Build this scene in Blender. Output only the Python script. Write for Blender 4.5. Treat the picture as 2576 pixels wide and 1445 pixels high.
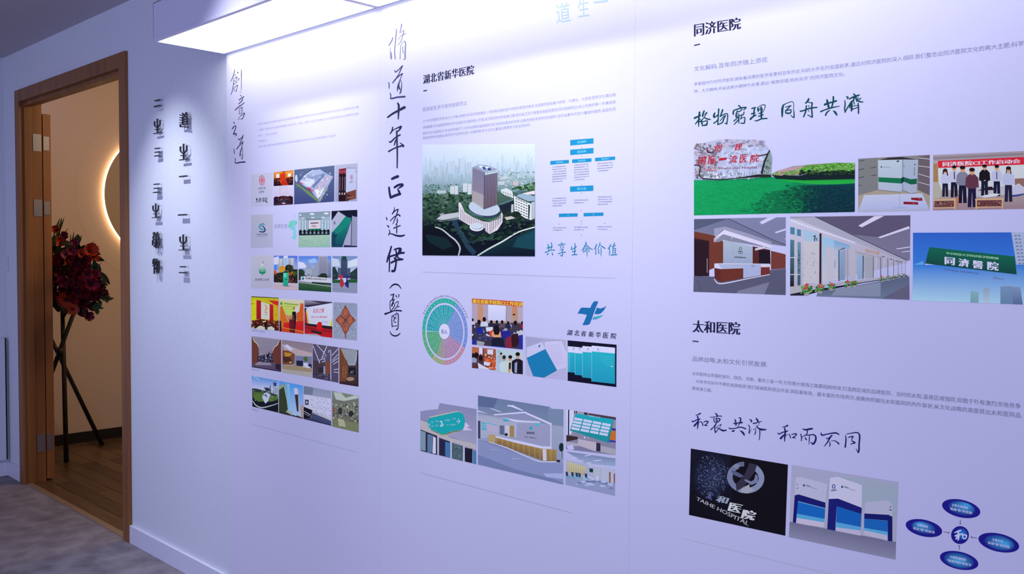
import bpy, bmesh, math, random
import numpy as np
from mathutils import Vector, Matrix
from mathutils.geometry import tessellate_polygon

for _o in list(bpy.data.objects):
    bpy.data.objects.remove(_o)
S = bpy.context.scene
C = S.collection
RND = random.Random(7)

# ------------------------------------------------------------------ camera
F_PX, CX, CY = 2244.2, 1288.0, 722.5
EYE = np.array([0.0, 0.0, 1.40])
YAW, PITCH, ROLL = 0.7709, -0.0392, 0.0072
def _basis():
    cy, sy, cp, sp, cr, sr = math.cos(YAW), math.sin(YAW), math.cos(PITCH), math.sin(PITCH), math.cos(ROLL), math.sin(ROLL)
    fw = np.array([-sy*cp, cy*cp, sp]); rt = np.array([cy, sy, 0.0]); up = np.cross(rt, fw)
    return rt*cr + up*sr, up*cr - rt*sr, fw
RT, UP, FW = _basis()
cam_data = bpy.data.cameras.new('camera'); cam = bpy.data.objects.new('camera', cam_data); C.objects.link(cam)
cam_data.sensor_width = 36.0; cam_data.lens = 36.0*F_PX/2576.0; cam_data.clip_start = 0.05
cam.matrix_world = Matrix([[RT[i], UP[i], -FW[i], EYE[i]] for i in range(3)] + [[0, 0, 0, 1]])
S.camera = cam

# ------------------------------------------------------------------ exposure, world, lights
S.view_settings.view_transform = 'Standard'; S.view_settings.look = 'None'
S.view_settings.gamma = 1.0; S.view_settings.use_curve_mapping = False
S.view_settings.exposure = 0.0
D = 1.75            # poster front plane
WY = 1.762          # room face of the wall behind it
CEIL = 2.556
world = bpy.data.worlds.new('world'); S.world = world; world.use_nodes = True
world.node_tree.nodes['Background'].inputs[0].default_value = (0.445, 0.46, 0.85, 1)
world.node_tree.nodes['Background'].inputs[1].default_value = 1.62
COOL = (0.80, 0.82, 1.0)
def spot(x, y, z, tx, ty, tz, power, size, blend=1.0, rad=0.03, color=COOL):
    l = bpy.data.lights.new('ceiling_downlight_beam', 'SPOT'); l.energy = power; l.color = color
    l.spot_size = math.radians(size); l.spot_blend = blend; l.shadow_soft_size = rad
    o = bpy.data.objects.new('ceiling_downlight_beam', l); C.objects.link(o); o.location = (x, y, z)
    o.rotation_euler = (Vector((tx, ty, tz)) - Vector((x, y, z))).to_track_quat('-Z', 'Y').to_euler()
    return o
SPOTS = [  # ceiling downlights washing the wall, one every metre or so
    (-3.74, 1.12, 2.545, -3.74, 1.74, 1.22, 84, 60),
    (-2.62, 1.02, 2.545, -2.62, 1.70, 1.20, 62, 72),
    (-1.62, 1.02, 2.545, -1.62, 1.70, 1.25, 60, 72),
    (-0.98, 1.02, 2.545, -0.98, 1.70, 1.35, 36, 76),
]
for s_ in SPOTS: spot(*s_)
LED = 4.2           # emission of the light-box diffusers
ROOM_WARM = (1.0, 0.70, 0.38)
wl = bpy.data.lights.new('inner_room_lamp', 'AREA'); wl.energy = 20; wl.color = ROOM_WARM; wl.size = 0.7
wo = bpy.data.objects.new('inner_room_lamp', wl); C.objects.link(wo); wo.location = (-4.5, 3.0, 2.45); wo.rotation_euler = (0, math.radians(48), 0)

# ------------------------------------------------------------------ helpers
def ray(x, y):
    c = np.array([x-CX, -(y-CY), F_PX]); return RT*c[0] + UP*c[1] + FW*c[2]
def on_y(x, y, Y):
    r = ray(x, y); return EYE + r*(Y/r[1])
def on_x(x, y, X):
    r = ray(x, y); return EYE + r*(X/r[0])
def on_z(x, y, Z):
    r = ray(x, y); return EYE + r*((Z-EYE[2])/r[2])
def lin(h):
    v = [int(h[i:i+2], 16)/255 for i in (0, 2, 4)]
    return np.array([c/12.92 if c <= .04045 else ((c+.055)/1.055)**2.4 for c in v])

def mat(name, color, rough=0.6, spec=0.4, metal=0.0, emit=None, estr=0.0):
    m = bpy.data.materials.new(name); m.use_nodes = True; b = m.node_tree.nodes['Principled BSDF']
    b.inputs['Base Color'].default_value = (*color, 1); b.inputs['Roughness'].default_value = rough
    b.inputs['Specular IOR Level'].default_value = spec; b.inputs['Metallic'].default_value = metal
    if emit: b.inputs['Emission Color'].default_value = (*emit, 1); b.inputs['Emission Strength'].default_value = estr
    return m
def noise_mat(name, c1, c2, scale=20, rough=0.7, detail=4, stretch=(1, 1, 1), bump=0.0, spec=0.3, lo=.35, hi=.65):
    m = mat(name, c1, rough, spec); nt = m.node_tree; b = nt.nodes['Principled BSDF']
    tc = nt.nodes.new('ShaderNodeTexCoord'); mp = nt.nodes.new('ShaderNodeMapping'); mp.inputs['Scale'].default_value = stretch
    n = nt.nodes.new('ShaderNodeTexNoise'); n.inputs['Scale'].default_value = scale; n.inputs['Detail'].default_value = detail
    r = nt.nodes.new('ShaderNodeValToRGB'); r.color_ramp.elements[0].color = (*c1, 1); r.color_ramp.elements[1].color = (*c2, 1)
    r.color_ramp.elements[0].position = lo; r.color_ramp.elements[1].position = hi
    L = nt.links.new; L(tc.outputs['Object'], mp.inputs[0]); L(mp.outputs[0], n.inputs['Vector']); L(n.outputs[0], r.inputs[0]); L(r.outputs[0], b.inputs['Base Color'])
    if bump:
        bp = nt.nodes.new('ShaderNodeBump'); bp.inputs['Strength'].default_value = bump; bp.inputs['Distance'].default_value = .002
        L(n.outputs[0], bp.inputs['Height']); L(bp.outputs[0], b.inputs['Normal'])
    return m

M = dict(
    wall=noise_mat('painted_wall', (.66, .72, .76), (.69, .74, .775), 60, .75, bump=.08),
    ceiling=mat('ceiling_paint', (.46, .44, .47), .8),
    base=mat('baseboard_paint', (.70, .72, .80), .45),
    carpet=noise_mat('grey_carpet', (.17, .15, .165), (.30, .28, .295), 9, .95, 8, bump=.4, spec=.05, lo=.3, hi=.7),
    board=mat('printed_film', (.715, .71, .81), .5, .15),
    oak=noise_mat('door_oak', (.185, .070, .017), (.28, .115, .030), 14, .45, 6, (1, 1, .06), spec=.4),
    oak2=noise_mat('door_leaf_oak', (.22, .082, .020), (.31, .125, .034), 14, .45, 6, (1, 1, .06), spec=.4),
    steel=mat('hinge_steel', (.36, .35, .37), .35, metal=.8),
    steel_d=mat('hinge_screw_steel', (.05, .05, .06), .5, metal=.3),
    housing=mat('light_housing', (.62, .62, .74), .5),
    led=mat('led_diffuser', (.8, .8, .8), .6, emit=(.93, .94, 1.0), estr=LED),
    warmwall=mat('inner_room_paint', (.64, .505, .405), .8, .1),
    disc=mat('ring_lamp_disc', (.42, .32, .22), .7),
    glow=mat('ring_glow', (1, .8, .6), .6, emit=(1.0, .62, .30), estr=5),
    blackbase=mat('black_skirting', (.012, .011, .011), .5),
    dark=noise_mat('black_bamboo', (.012, .010, .010), (.03, .024, .02), 12, .5),
    brass=mat('threshold_strip', (.34, .24, .15), .35, metal=.3),
    blackmetal=noise_mat('letter_metal', (.018, .020, .028), (.035, .038, .05), 40, .4, spec=.4),
    white=mat('white_plastic', (.66, .70, .78), .4),
)

def link(name, me, m, parent=None, loc=None):
    o = bpy.data.objects.new(name, me); C.objects.link(o)
    if m is not None and not me.materials: me.materials.append(m)
    if parent: o.parent = parent
    if loc is not None: o.location = loc
    return o
def empty(name, loc, parent=None):
    o = bpy.data.objects.new(name, None); C.objects.link(o); o.location = loc; o.empty_display_size = .1
    return o
def tag(o, label=None, cat=None, group=None, kind=None):
    if label: o['label'] = label
    if cat: o['category'] = cat
    if group: o['group'] = group
    if kind: o['kind'] = kind
    return o
class MB:
    def __init__(s): s.v = []; s.f = []
    def box(s, x0, x1, y0, y1, z0, z1):
        n = len(s.v)
        s.v += [(x, y, z) for x in (x0, x1) for y in (y0, y1) for z in (z0, z1)]
        for q in ((0, 1, 3, 2), (4, 6, 7, 5), (0, 4, 5, 1), (2, 3, 7, 6), (0, 2, 6, 4), (1, 5, 7, 3)):
            s.f.append(tuple(n+i for i in q))
        return s
    def hexa(s, p):   # eight points: bottom four then top four
        n = len(s.v); s.v += [tuple(q) for q in p]
        for q in ((3, 2, 1, 0), (4, 5, 6, 7), (0, 1, 5, 4), (1, 2, 6, 5), (2, 3, 7, 6), (3, 0, 4, 7)): s.f.append(tuple(n+i for i in q))
        return s
    def tube(s, a, b, ra, rb=None, k=10):
        rb = ra if rb is None else rb; a = Vector(a); b = Vector(b); d = (b-a).normalized()
        u = d.cross(Vector((0, 0, 1)));  u = Vector((1, 0, 0)) if u.length < 1e-4 else u.normalized(); w = d.cross(u)
        n = len(s.v)
        for p, r in ((a, ra), (b, rb)):
            for i in range(k):
                t = 2*math.pi*i/k; s.v.append(tuple(p + u*(r*math.cos(t)) + w*(r*math.sin(t))))
        for i in range(k): j = (i+1) % k; s.f.append((n+i, n+j, n+k+j, n+k+i))
        s.f.append(tuple(n+k-1-i for i in range(k))); s.f.append(tuple(n+k+i for i in range(k)))
        return s
    def mesh(s, name, off=(0, 0, 0), smooth=False):
        me = bpy.data.meshes.new(name); me.from_pydata([(v[0]-off[0], v[1]-off[1], v[2]-off[2]) for v in s.v], [], s.f); me.update()
        bm = bmesh.new(); bm.from_mesh(me); bmesh.ops.recalc_face_normals(bm, faces=bm.faces); bm.to_mesh(me); bm.free()
        if smooth:
            for p in me.polygons: p.use_smooth = True
        return me
    def build(s, name, m, parent=None, bevel=0, smooth=False):
        off = parent.location if parent else (0, 0, 0)
        me = s.mesh(name, off, smooth); o = link(name, me, m, parent)
        if bevel:
            b = o.modifiers.new('bevel', 'BEVEL'); b.width = bevel; b.segments = 2; b.limit_method = 'ANGLE'
        return o
def struct(name, mb, m, bevel=0):
    o = mb.build(name, m, None, bevel); o['kind'] = 'structure'; return o

# ------------------------------------------------------------------ room shell
XL = -3.449*D      # corner with the left wall
DL, DR = -3.268*D*1.0, -2.455*D   # clear opening between jambs
OPZ = 1.40 + .489*D
T = 0.105
XR = 2.2
OL, OR = DL-.01, DR+.01
wb = MB().box(XL-.05, OL, WY, WY+T, 0, CEIL).box(OR, XR, WY, WY+T, 0, CEIL).box(OL, OR, WY, WY+T, OPZ+.01, CEIL)
struct('wall_back', wb, M['wall'])
struct('wall_left', MB().box(XL-.12, XL, -1.6, WY, 0, CEIL), M['wall'])
struct('floor', MB().box(XL-.1, XR, -1.8, WY+.012, -.05, 0), M['carpet'])
struct('ceiling', MB().box(XL-.1, XR, -1.8, WY+.1, CEIL, CEIL+.05), M['ceiling'])
CASR = DR + .07
struct('baseboard_back', MB().box(CASR, XR, WY-.014, WY, 0, .086).box(XL, DL-.07, WY-.014, WY, 0, .086), M['base'], .002)
struct('baseboard_left', MB().box(XL, XL+.014, -1.6, WY-.014, 0, .086), M['base'], .002)
# inner room
IX = -6.70
struct('wall_inner_left', MB().box(IX-.1, IX, WY+T, 4.6, 0, 2.7), M['warmwall'])
struct('wall_inner_far', MB().box(IX-.1, -2.6, 4.6, 4.7, 0, 2.7), M['warmwall'])
struct('wall_inner_right', MB().box(-2.7, -2.6, WY+T, 4.6, 0, 2.7), M['warmwall'])
struct('ceiling_inner', MB().box(IX-.1, -2.6, WY+T, 4.7, 2.7, 2.75), M['warmwall'])
struct('baseboard_inner', MB().box(IX, IX+.014, WY+T, 4.6, 0, .075), M['blackbase'])
fl = struct('floor_inner', MB().box(IX-.1, -2.6, WY+T-.14, 4.7, -.06, -.012), M['dark'])
planks = []
for i, (a, b) in enumerate((((.085, .045, .018), (.14, .078, .034)), ((.065, .034, .014), (.115, .062, .026)), ((.10, .058, .026), (.16, .092, .042)), ((.05, .027, .012), (.09, .048, .02)))):
    planks.append(noise_mat('floor_plank_wood', a, b, 9, .38, 6, (.35, 7, 1), spec=.4))
PWD = .095
pm = {}
for r in range(28):
    y0 = WY+.030+r*PWD
    x = IX + RND.uniform(-.8, 0)
    while x < -2.62:
        L_ = .91
        a, b = max(x, IX), min(x+L_, -2.62)
        if b-a > .05:
            k = round(b-a, 3)
            if k not in pm: pm[k] = MB().box(0, b-a-.003, 0, PWD-.003, -.012, 0).mesh('plank')
            me = pm[k].copy() if not pm[k].users else pm[k]
            o = bpy.data.objects.new('plank', pm[k]); C.objects.link(o); o.parent = fl; o.location = (a, y0, RND.uniform(-.0006, .0004))
            if not pm[k].materials: pm[k].materials.append(planks[0])
            o.material_slots[0].link = 'OBJECT'; o.material_slots[0].material = RND.choice(planks)
        x += L_

# ------------------------------------------------------------------ doorway
door = empty('door_1', ((DL+DR)/2, WY, 0)); tag(door, 'oak framed doorway with the door leaf folded back into the warm inner room', kind='structure')
cw, ct = .070, .016
MB().box(DL-cw, DL, WY-ct, WY, 0, OPZ+cw).build('casing', M['oak'], door, .002)
MB().box(DR, DR+cw, WY-ct, WY, 0, OPZ+cw).build('casing', M['oak'], door, .002)
MB().box(DL, DR, WY-ct, WY, OPZ, OPZ+cw).build('casing', M['oak'], door, .002)
Y0, Y1 = WY+.0005, WY+T+.004
MB().box(DL-.012, DL, Y0, Y1, 0, OPZ).build('jamb', M['oak'], door)
MB().box(DR, DR+.012, Y0, Y1, 0, OPZ).build('jamb', M['oak'], door)
MB().box(DL, DR, Y0, Y1, OPZ, OPZ+.012).build('jamb', M['oak'], door)
MB().box(DL, DL+.012, Y0+.01, WY+.052, 0, OPZ).build('door_stop', M['oak'], door, .001)
MB().box(DR-.012, DR, Y0+.01, WY+.052, 0, OPZ-.012).build('door_stop', M['oak'], door, .001)
MB().box(DL+.012, DR-.012, Y0+.01, WY+.052, OPZ-.022, OPZ).build('door_stop', M['oak'], door, .001)
MB().box(DL+.012, DR-.012, WY-.004, WY+.030, -.010, .006).build('threshold_strip', M['brass'], door, .002)
# leaf, opened right back against the inside of the wall; we look at its hinge edge
LX = DL-.001
lf = MB().box(LX-.86, LX, Y1+.006, Y1+.050, .012, OPZ-.055).build('door_leaf', M['oak2'], door, .0015)
for (hx, hy0, hy1) in ((96, 341, 384), (95, 504, 546), (98, 1084, 1128)):
    z0 = on_y(hx, hy1, Y1)[2]; z1 = on_y(hx, hy0, Y1)[2]
    h = MB().box(DL, DL+.0035, Y1-.050, Y1-.004, z0, z1).box(LX, LX+.003, Y1+.008, Y1+.040, z0+.01, z1-.01).build('hinge', M['steel'], door)
    MB().tube((DL+.006, Y1+.002, z0), (DL+.006, Y1+.002, z1), .0065).build('hinge_knuckle', M['steel'], h)
    MB().box(DL+.0030, DL+.0050, Y1-.038, Y1-.018, z0+.018, z1-.018).build('hinge_inset', M['oak'], h)
    for zz in (z0+.012, z1-.012):
        MB().tube((LX+.002, Y1+.020, zz+.006), (LX+.0055, Y1+.020, zz+.006), .0045).build('screw', M['steel_d'], h)
        MB().tube((DL+.003, Y1-.028, zz-.004), (DL+.0055, Y1-.028, zz-.004), .0035).build('screw', M['steel_d'], h)

# ------------------------------------------------------------------ left corner: switch and low panel
sp = on_y(16, 664, WY)
sw = MB().box(sp[0]-.043, sp[0]+.043, WY-.009, WY, sp[2]-.043, sp[2]+.043).build('light_switch', M['white'], None, .003)
tag(sw, 'small square white light switch on the wall left of the oak doorway', 'switch')
MB().box(sp[0]-.028, sp[0]+.028, WY-.012, WY-.009, sp[2]-.028, sp[2]+.028).build('rocker', M['white'], sw, .001)
q0 = on_x(6, 852, XL+.03)
cb = empty('low_wall_panel', (XL+.016, q0[1]-.3, .12)); tag(cb, 'white low flat panel fixed on the left wall beside the corner', 'panel')
py = on_x(13, 900, XL+.03)[1]
MB().box(XL+.002, XL+.03, py-1.1, py, .10, q0[2]).build('face', M['white'], cb, .003)
MB().box(XL+.002, XL+.012, py, py+.012, .10, q0[2]).build('painted_gap_shade', M['dark'], cb)  # black strip standing in for the shade in the gap beside the panel

# ------------------------------------------------------------------ wall light box
BX0, BY0, BZ0, BZ1 = -1.869*D, 1.458, 1.40+.4385*D, 1.40+.519*D
bd = on_y(955, 20, D)[0]; PL = bd-BX0
lb = empty('wall_light_box', (BX0, (BY0+D)/2, BZ0)); tag(lb, 'long white box lamp with glowing underside mounted along the top of the printed wall', 'lamp')
npn = 5; BX1 = BX0+PL*npn
MB().box(BX0, BX1, BY0, BY0+.006, BZ0+.012, BZ1).box(BX0, BX0+.004, BY0, D-.001, BZ0+.012, BZ1).box(BX0, BX1, BY0, D-.001, BZ1-.004, BZ1).box(BX1-.004, BX1, BY0, D-.001, BZ0+.012, BZ1).build('housing', M['housing'], lb, .001)
rw = .014
rim = MB()
rim.box(BX0-.001, BX1, BY0-.002, BY0+rw, BZ0, BZ0+.012).box(BX0-.001, BX1, D-rw, D-.001, BZ0, BZ0+.012)
rim.box(BX0-.001, BX0+.004, BY0+rw, D-rw, BZ0, BZ0+.012)
for i in range(1, npn+1): rim.box(BX0+PL*i-.012, BX0+PL*i+.012 if i < npn else BX1, BY0+rw, D-rw, BZ0, BZ0+.012)
rim.build('rim', M['housing'], lb, .001)
for i in range(npn):
    MB().box(BX0+PL*i+(.012 if i else .004), BX0+PL*(i+1)-.012, BY0+rw, D-rw, BZ0+.003, BZ0+.010).build('diffuser', M['led'], lb)

# ------------------------------------------------------------------ ring lamp on the inner wall
rc = (IX, 3.105, 1.80)
rl = empty('ring_wall_lamp', rc); tag(rl, 'large round wall lamp with a bright amber halo seen through the doorway', 'lamp')
def disc(r, x0, x1, k=96):
    m = MB(); 
    for X in (x0, x1):
        for i in range(k): t = 2*math.pi*i/k; m.v.append((X, rc[1]+r*math.cos(t), rc[2]+r*math.sin(t)))
    for i in range(k): j = (i+1) % k; m.f.append((i, j, k+j, k+i))
    m.f.append(tuple(range(k))); m.f.append(tuple(range(2*k-1, k-1, -1))); return m
disc(.69, IX, IX+.0012).build('shade_boundary_disc', M['warmwall'], rl)  # thin disc added to outline the faint shade boundary round the lamp
disc(.508, IX+.0012, IX+.026).build('glow_ring', M['glow'], rl)
disc(.503, IX+.026, IX+.038).build('cover_disc', M['disc'], rl)
# ------------------------------------------------------------------ printed panels (flat print on thin boards)
PM = bpy.data.materials.new('wall_print_ink'); PM.use_nodes = True
_b = PM.node_tree.nodes['Principled BSDF']; _a = PM.node_tree.nodes.new('ShaderNodeVertexColor'); _a.layer_name = 'Col'
PM.node_tree.links.new(_a.outputs[0], _b.inputs['Base Color']); _b.inputs['Roughness'].default_value = .6; _b.inputs['Specular IOR Level'].default_value = .08

_fc = {}
def glyphs(s, res=2, off=0.0):
    k = (s, res, off)
    if k in _fc: return _fc[k]
    cu = bpy.data.curves.new('t', 'FONT'); cu.body = s; cu.size = 1.0; cu.resolution_u = res; cu.offset = off
    o = bpy.data.objects.new('t', cu); C.objects.link(o); bpy.context.view_layer.update()
    me = bpy.data.meshes.new_from_object(o.evaluated_get(bpy.context.evaluated_depsgraph_get()))
    me.calc_loop_triangles()
    V = [tuple(v.co)[:2] for v in me.vertices]; Fs = [tuple(t.vertices) for t in me.loop_triangles]
    bpy.data.objects.remove(o); bpy.data.curves.remove(cu); bpy.data.meshes.remove(me)
    _fc[k] = (V, Fs); return _fc[k]

def smooth(pts, n=5):
    """Catmull-Rom through (x, y, w) triples"""
    if len(pts) < 3 or n < 2: return pts
    P = [pts[0]] + list(pts) + [pts[-1]]; out = []
    for i in range(1, len(P)-2):
        p0, p1, p2, p3 = [np.array(q, float) for q in P[i-1:i+3]]
        for j in range(n):
            t = j/n; out.append(tuple(.5*((2*p1)+(-p0+p2)*t+(2*p0-5*p1+4*p2-p3)*t*t+(-p0+3*p1-3*p2+p3)*t**3)))
    out.append(tuple(pts[-1])); return out

class Print:
    """one printed motif; coordinates are given in the frame (ox, oy, scale) and laid on the board at its real place"""
    def __init__(s, name, label, panel, crop=(0, 0, 1), white='ccccff', base=.00012):
        s.name, s.label, s.panel, s.c, s.w = name, label, panel, crop, lin(white); s.v = []; s.f = []; s.k = []; s.h = base; s.r = random.Random(len(name)*7+int(crop[0]))
        s.clip = None; s.auto = name == 'printed_photograph'
    def col(s, h):
        if not isinstance(h, str): return h
        return np.clip((lin(h)/s.w)**1.1*np.array([.715, .71, .81]), .001, .9)
    def px(s, x, y): return s.c[0]+x/s.c[2], s.c[1]+y/s.c[2]
    def pt(s, x, y): X, Y = s.px(x, y); p = on_y(X, Y, D-s.h); return tuple(p)
    def _add(s, P3, faces, cols):
        n = len(s.v); s.v += P3; s.f += [tuple(n+i for i in f) for f in faces]; s.k += cols
    def K(s, *a):           # convex picture frame: everything drawn after this is cut to it
        q = [(a[i], a[i+1]) for i in range(0, len(a), 2)]
        ar = sum(q[i][0]*q[(i+1) % len(q)][1]-q[(i+1) % len(q)][0]*q[i][1] for i in range(len(q)))
        s.clip = q if ar > 0 else q[::-1]; return s
    def inside(s, x, y, tol=4):
        for i in range(len(s.clip)):
            (ax, ay), (bx_, by_) = s.clip[i], s.clip[(i+1) % len(s.clip)]
            if ((bx_-ax)*(y-ay)-(by_-ay)*(x-ax))/(math.hypot(bx_-ax, by_-ay) or 1) < -tol: return False
        return True
    def cut(s, q):
        if not s.clip: return q
        for i in range(len(s.clip)):
            (ax, ay), (bx_, by_) = s.clip[i], s.clip[(i+1) % len(s.clip)]
            d = lambda z: (bx_-ax)*(z[1]-ay)-(by_-ay)*(z[0]-ax)
            out = []
            for j in range(len(q)):
                A, B = q[j], q[(j+1) % len(q)]; dA, dB = d(A), d(B)
                if dA >= 0: out.append(A)
                if (dA >= 0) != (dB >= 0): t = dA/(dA-dB); out.append((A[0]+(B[0]-A[0])*t, A[1]+(B[1]-A[1])*t))
            q = out
            if len(q) < 3: return []
        return q
    def p(s, c, *a):
        q = s.cut([(a[i], a[i+1]) for i in range(0, len(a), 2)])
        if len(q) < 3: return s
        s.h += 1.5e-6
        if len(q) == 4 and False: fs = [(0, 1, 2, 3)]
        else: fs = tessellate_polygon([[Vector((x, y, 0)) for x, y in q]])
        cc = s.col(c); s._add([s.pt(x, y) for x, y in q], fs, [cc]*len(q)); return s
    def g(s, c0, c1, *a):   # quad given TL TR BR BL, top colour c0, bottom colour c1
        q = [(a[i], a[i+1]) for i in range(0, 8, 2)]; s.h += 1.5e-6
        if s.auto and not s.clip: s.K(*a)
        A, B = s.col(c0), s.col(c1); n = 6; P = []; K = []
        for i in range(n+1):
            t = i/n
            P += [s.pt(q[0][0]+(q[3][0]-q[0][0])*t, q[0][1]+(q[3][1]-q[0][1])*t), s.pt(q[1][0]+(q[2][0]-q[1][0])*t, q[1][1]+(q[2][1]-q[1][1])*t)]
            K += [A*(1-t)+B*t]*2
        s._add(P, [(2*i, 2*i+2, 2*i+3, 2*i+1) for i in range(n)], K); return s
    def gh(s, c0, c1, *a):  # same, left to right
        q = list(a); return s.g(c0, c1, q[6], q[7], q[0], q[1], q[2], q[3], q[4], q[5])
    def e(s, c, cx, cy, rx, ry, k=24, a0=0, a1=360, rot=0):
        cr, sr = math.cos(math.radians(rot)), math.sin(math.radians(rot)); q = []
        full = a1-a0 >= 360
        for i in range(k if full else k+1):
            t = math.radians(a0+(a1-a0)*i/k); x, y = rx*math.cos(t), ry*math.sin(t); q += [cx+x*cr-y*sr, cy+x*sr+y*cr]
        if not full: q += [cx, cy]
        return s.p(c, *q)
    def ring(s, c, cx, cy, rx, ry, w, a0=0, a1=360, k=30, rot=0):
        cr, sr = math.cos(math.radians(rot)), math.sin(math.radians(rot)); q = []
        for i in range(k+1):
            t = math.radians(a0+(a1-a0)*i/k); x, y = rx*math.cos(t), ry*math.sin(t); q += [(cx+x*cr-y*sr, cy+x*sr+y*cr, w)]
        return s.rib(c, q)
    def rib(s, c, q, caps=False):
        if s.clip:
            q = [z for z in q if len(z) and s.inside(z[0], z[1])]
            if len(q) < 2: return s
        s.h += 1.5e-6; q = [np.array(z, float) for z in q]; n = len(q); P = []; cc = s.col(c); K = []; fs = []
        for i in range(n):
            d = q[min(i+1, n-1)][:2]-q[max(i-1, 0)][:2]; L_ = np.hypot(*d) or 1; nx, ny = -d[1]/L_, d[0]/L_; w = q[i][2]/2
            s.h += 3e-7; P += [s.pt(q[i][0]+nx*w, q[i][1]+ny*w), s.pt(q[i][0]-nx*w, q[i][1]-ny*w)]
        fs = [(2*i, 2*i+2, 2*i+3, 2*i+1) for i in range(n-1)]
        s._add(P, fs, [cc]*len(P))
        if caps:
            for z in (q[0], q[-1]):
                if z[2] > 2: s.e(c, z[0], z[1], z[2]/2, z[2]/2, 8)
        return s
    def l(s, c, w, *a):
        return s.rib(c, [(a[i], a[i+1], w) for i in range(0, len(a), 2)])
    def b(s, c, *a, k=1.0):     # brush stroke: x, y, width triples
        q = [(a[i], a[i+1], a[i+2]*k) for i in range(0, len(a), 3)]
        return s.rib(c, smooth(q, 5), True)
    def s_(s, n, cols, x0, y0, x1, y1, size, asp=1.0, inside=None):   # speckle of small irregular dabs
        for _ in range(n):
            x, y = s.r.uniform(x0, x1), s.r.uniform(y0, y1)
            if inside and not inside(x, y): continue
            r = size*s.r.uniform(.5, 1.3); s.h += 4e-7; a0 = s.r.uniform(0, 6.28); q = []
            for i in range(5):
                t = a0+i*1.2566; rr = r*s.r.uniform(.6, 1.2); q.append((x+rr*math.cos(t)*asp, y+rr*math.sin(t)))
            cc = s.col(s.r.choice(cols)); q = s.cut(q); n = len(q)
            if n > 2: s._add([s.pt(*z) for z in q], [(0, i, i+1) for i in range(1, n-1)], [cc]*n)
        return s
    def t(s, c, txt, *a, res=2, bold=0.0, off=0.0, skew=0.0):
        """text in the quad TL TR BR BL (character boxes fill it)"""
        V, Fs = glyphs(txt, res, off)
        if not V: return s
        xs = [v[0] for v in V]; x0, x1 = min(xs), max(xs); ys = [v[1] for v in V]; y0, y1 = min(ys), max(ys)
        q = [np.array(s.px(a[i], a[i+1])) for i in range(0, 8, 2)]
        W = [on_y(z[0], z[1], D) for z in q]; cc = s.col(c)
        for sh in ((0,) if not bold else (-bold, -bold/3, bold/3, bold)):
            s.h += 1.5e-6; P = []
            for x, y in V:
                u = (x-x0)/(x1-x0) + sh/(x1-x0); v = (y1-y)/(y1-y0); u += skew*(.5-v)/(x1-x0)
                w = (W[0]*(1-u)+W[1]*u)*(1-v)+(W[3]*(1-u)+W[2]*u)*v
                P.append((w[0], D-s.h, w[2]))
            s._add(P, Fs, [cc]*len(P))
        return s
    def done(s):
        off = s.panel.location
        me = bpy.data.meshes.new(s.name); me.from_pydata([(v[0]-off[0], v[1]-off[1], v[2]-off[2]) for v in s.v], [], s.f)
        # one winding for all faces: look towards the room (-Y)
        bm = bmesh.new(); bm.from_mesh(me); bm.normal_update()
        for f in bm.faces:
            if f.normal.y > 0: f.normal_flip()
        bm.to_mesh(me); bm.free()
        ca = me.color_attributes.new('Col', 'FLOAT_COLOR', 'POINT')
        ca.data.foreach_set('color', np.array([[k[0], k[1], k[2], 1] for k in s.k], dtype=np.float32).ravel())
        o = link(s.name, me, PM, s.panel)
        if s.label: o['label'] = s.label
        return o

XA = on_y(573, 800, D)[0]; XB = on_y(957, 60, D)[0]; XC = on_y(1583, 1300, D)[0]; XE = XR-.3
ZB, ZT = .092, BZ0-.001
def board(x0, x1, label):
    e = empty('printed_display_panel', ((x0+x1)/2, D, 0)); tag(e, label, 'display panel')
    MB().box(x0+.0002, x1-.0002, D, WY-.0005, ZB, ZT).build('board', M['board'], e)
    return e
PA = board(XA, XB, 'leftmost pale printed wall panel with six rows of small photographs')
PB = board(XB, XC, 'middle printed wall panel with the aerial tower photograph and colour wheel')
PC = board(XC, XE, 'right printed wall panel with green and blue brush slogans and a green lawn photograph')
# ------------------------------------------------------------------ brush calligraphy, traced stroke by stroke
INK = '3a3a68'
def chars(name, panel, crop, white, color, strokes, cuts=(), axis=0, k=1.0, c2=None):
    color = color or c2
    """strokes are sorted into characters by where they lie; every character is a part of its own"""
    bins = [[] for _ in range(len(cuts)+1)]
    for st in strokes:
        m = sum(st[axis::3])/len(st[axis::3]); bins[sum(m > c for c in cuts)].append(st)
    for b_ in bins:
        if not b_: continue
        P = Print(name, None, panel, crop, white)
        for st in b_: P.b(color, *st, k=k)
        P.done()
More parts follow.
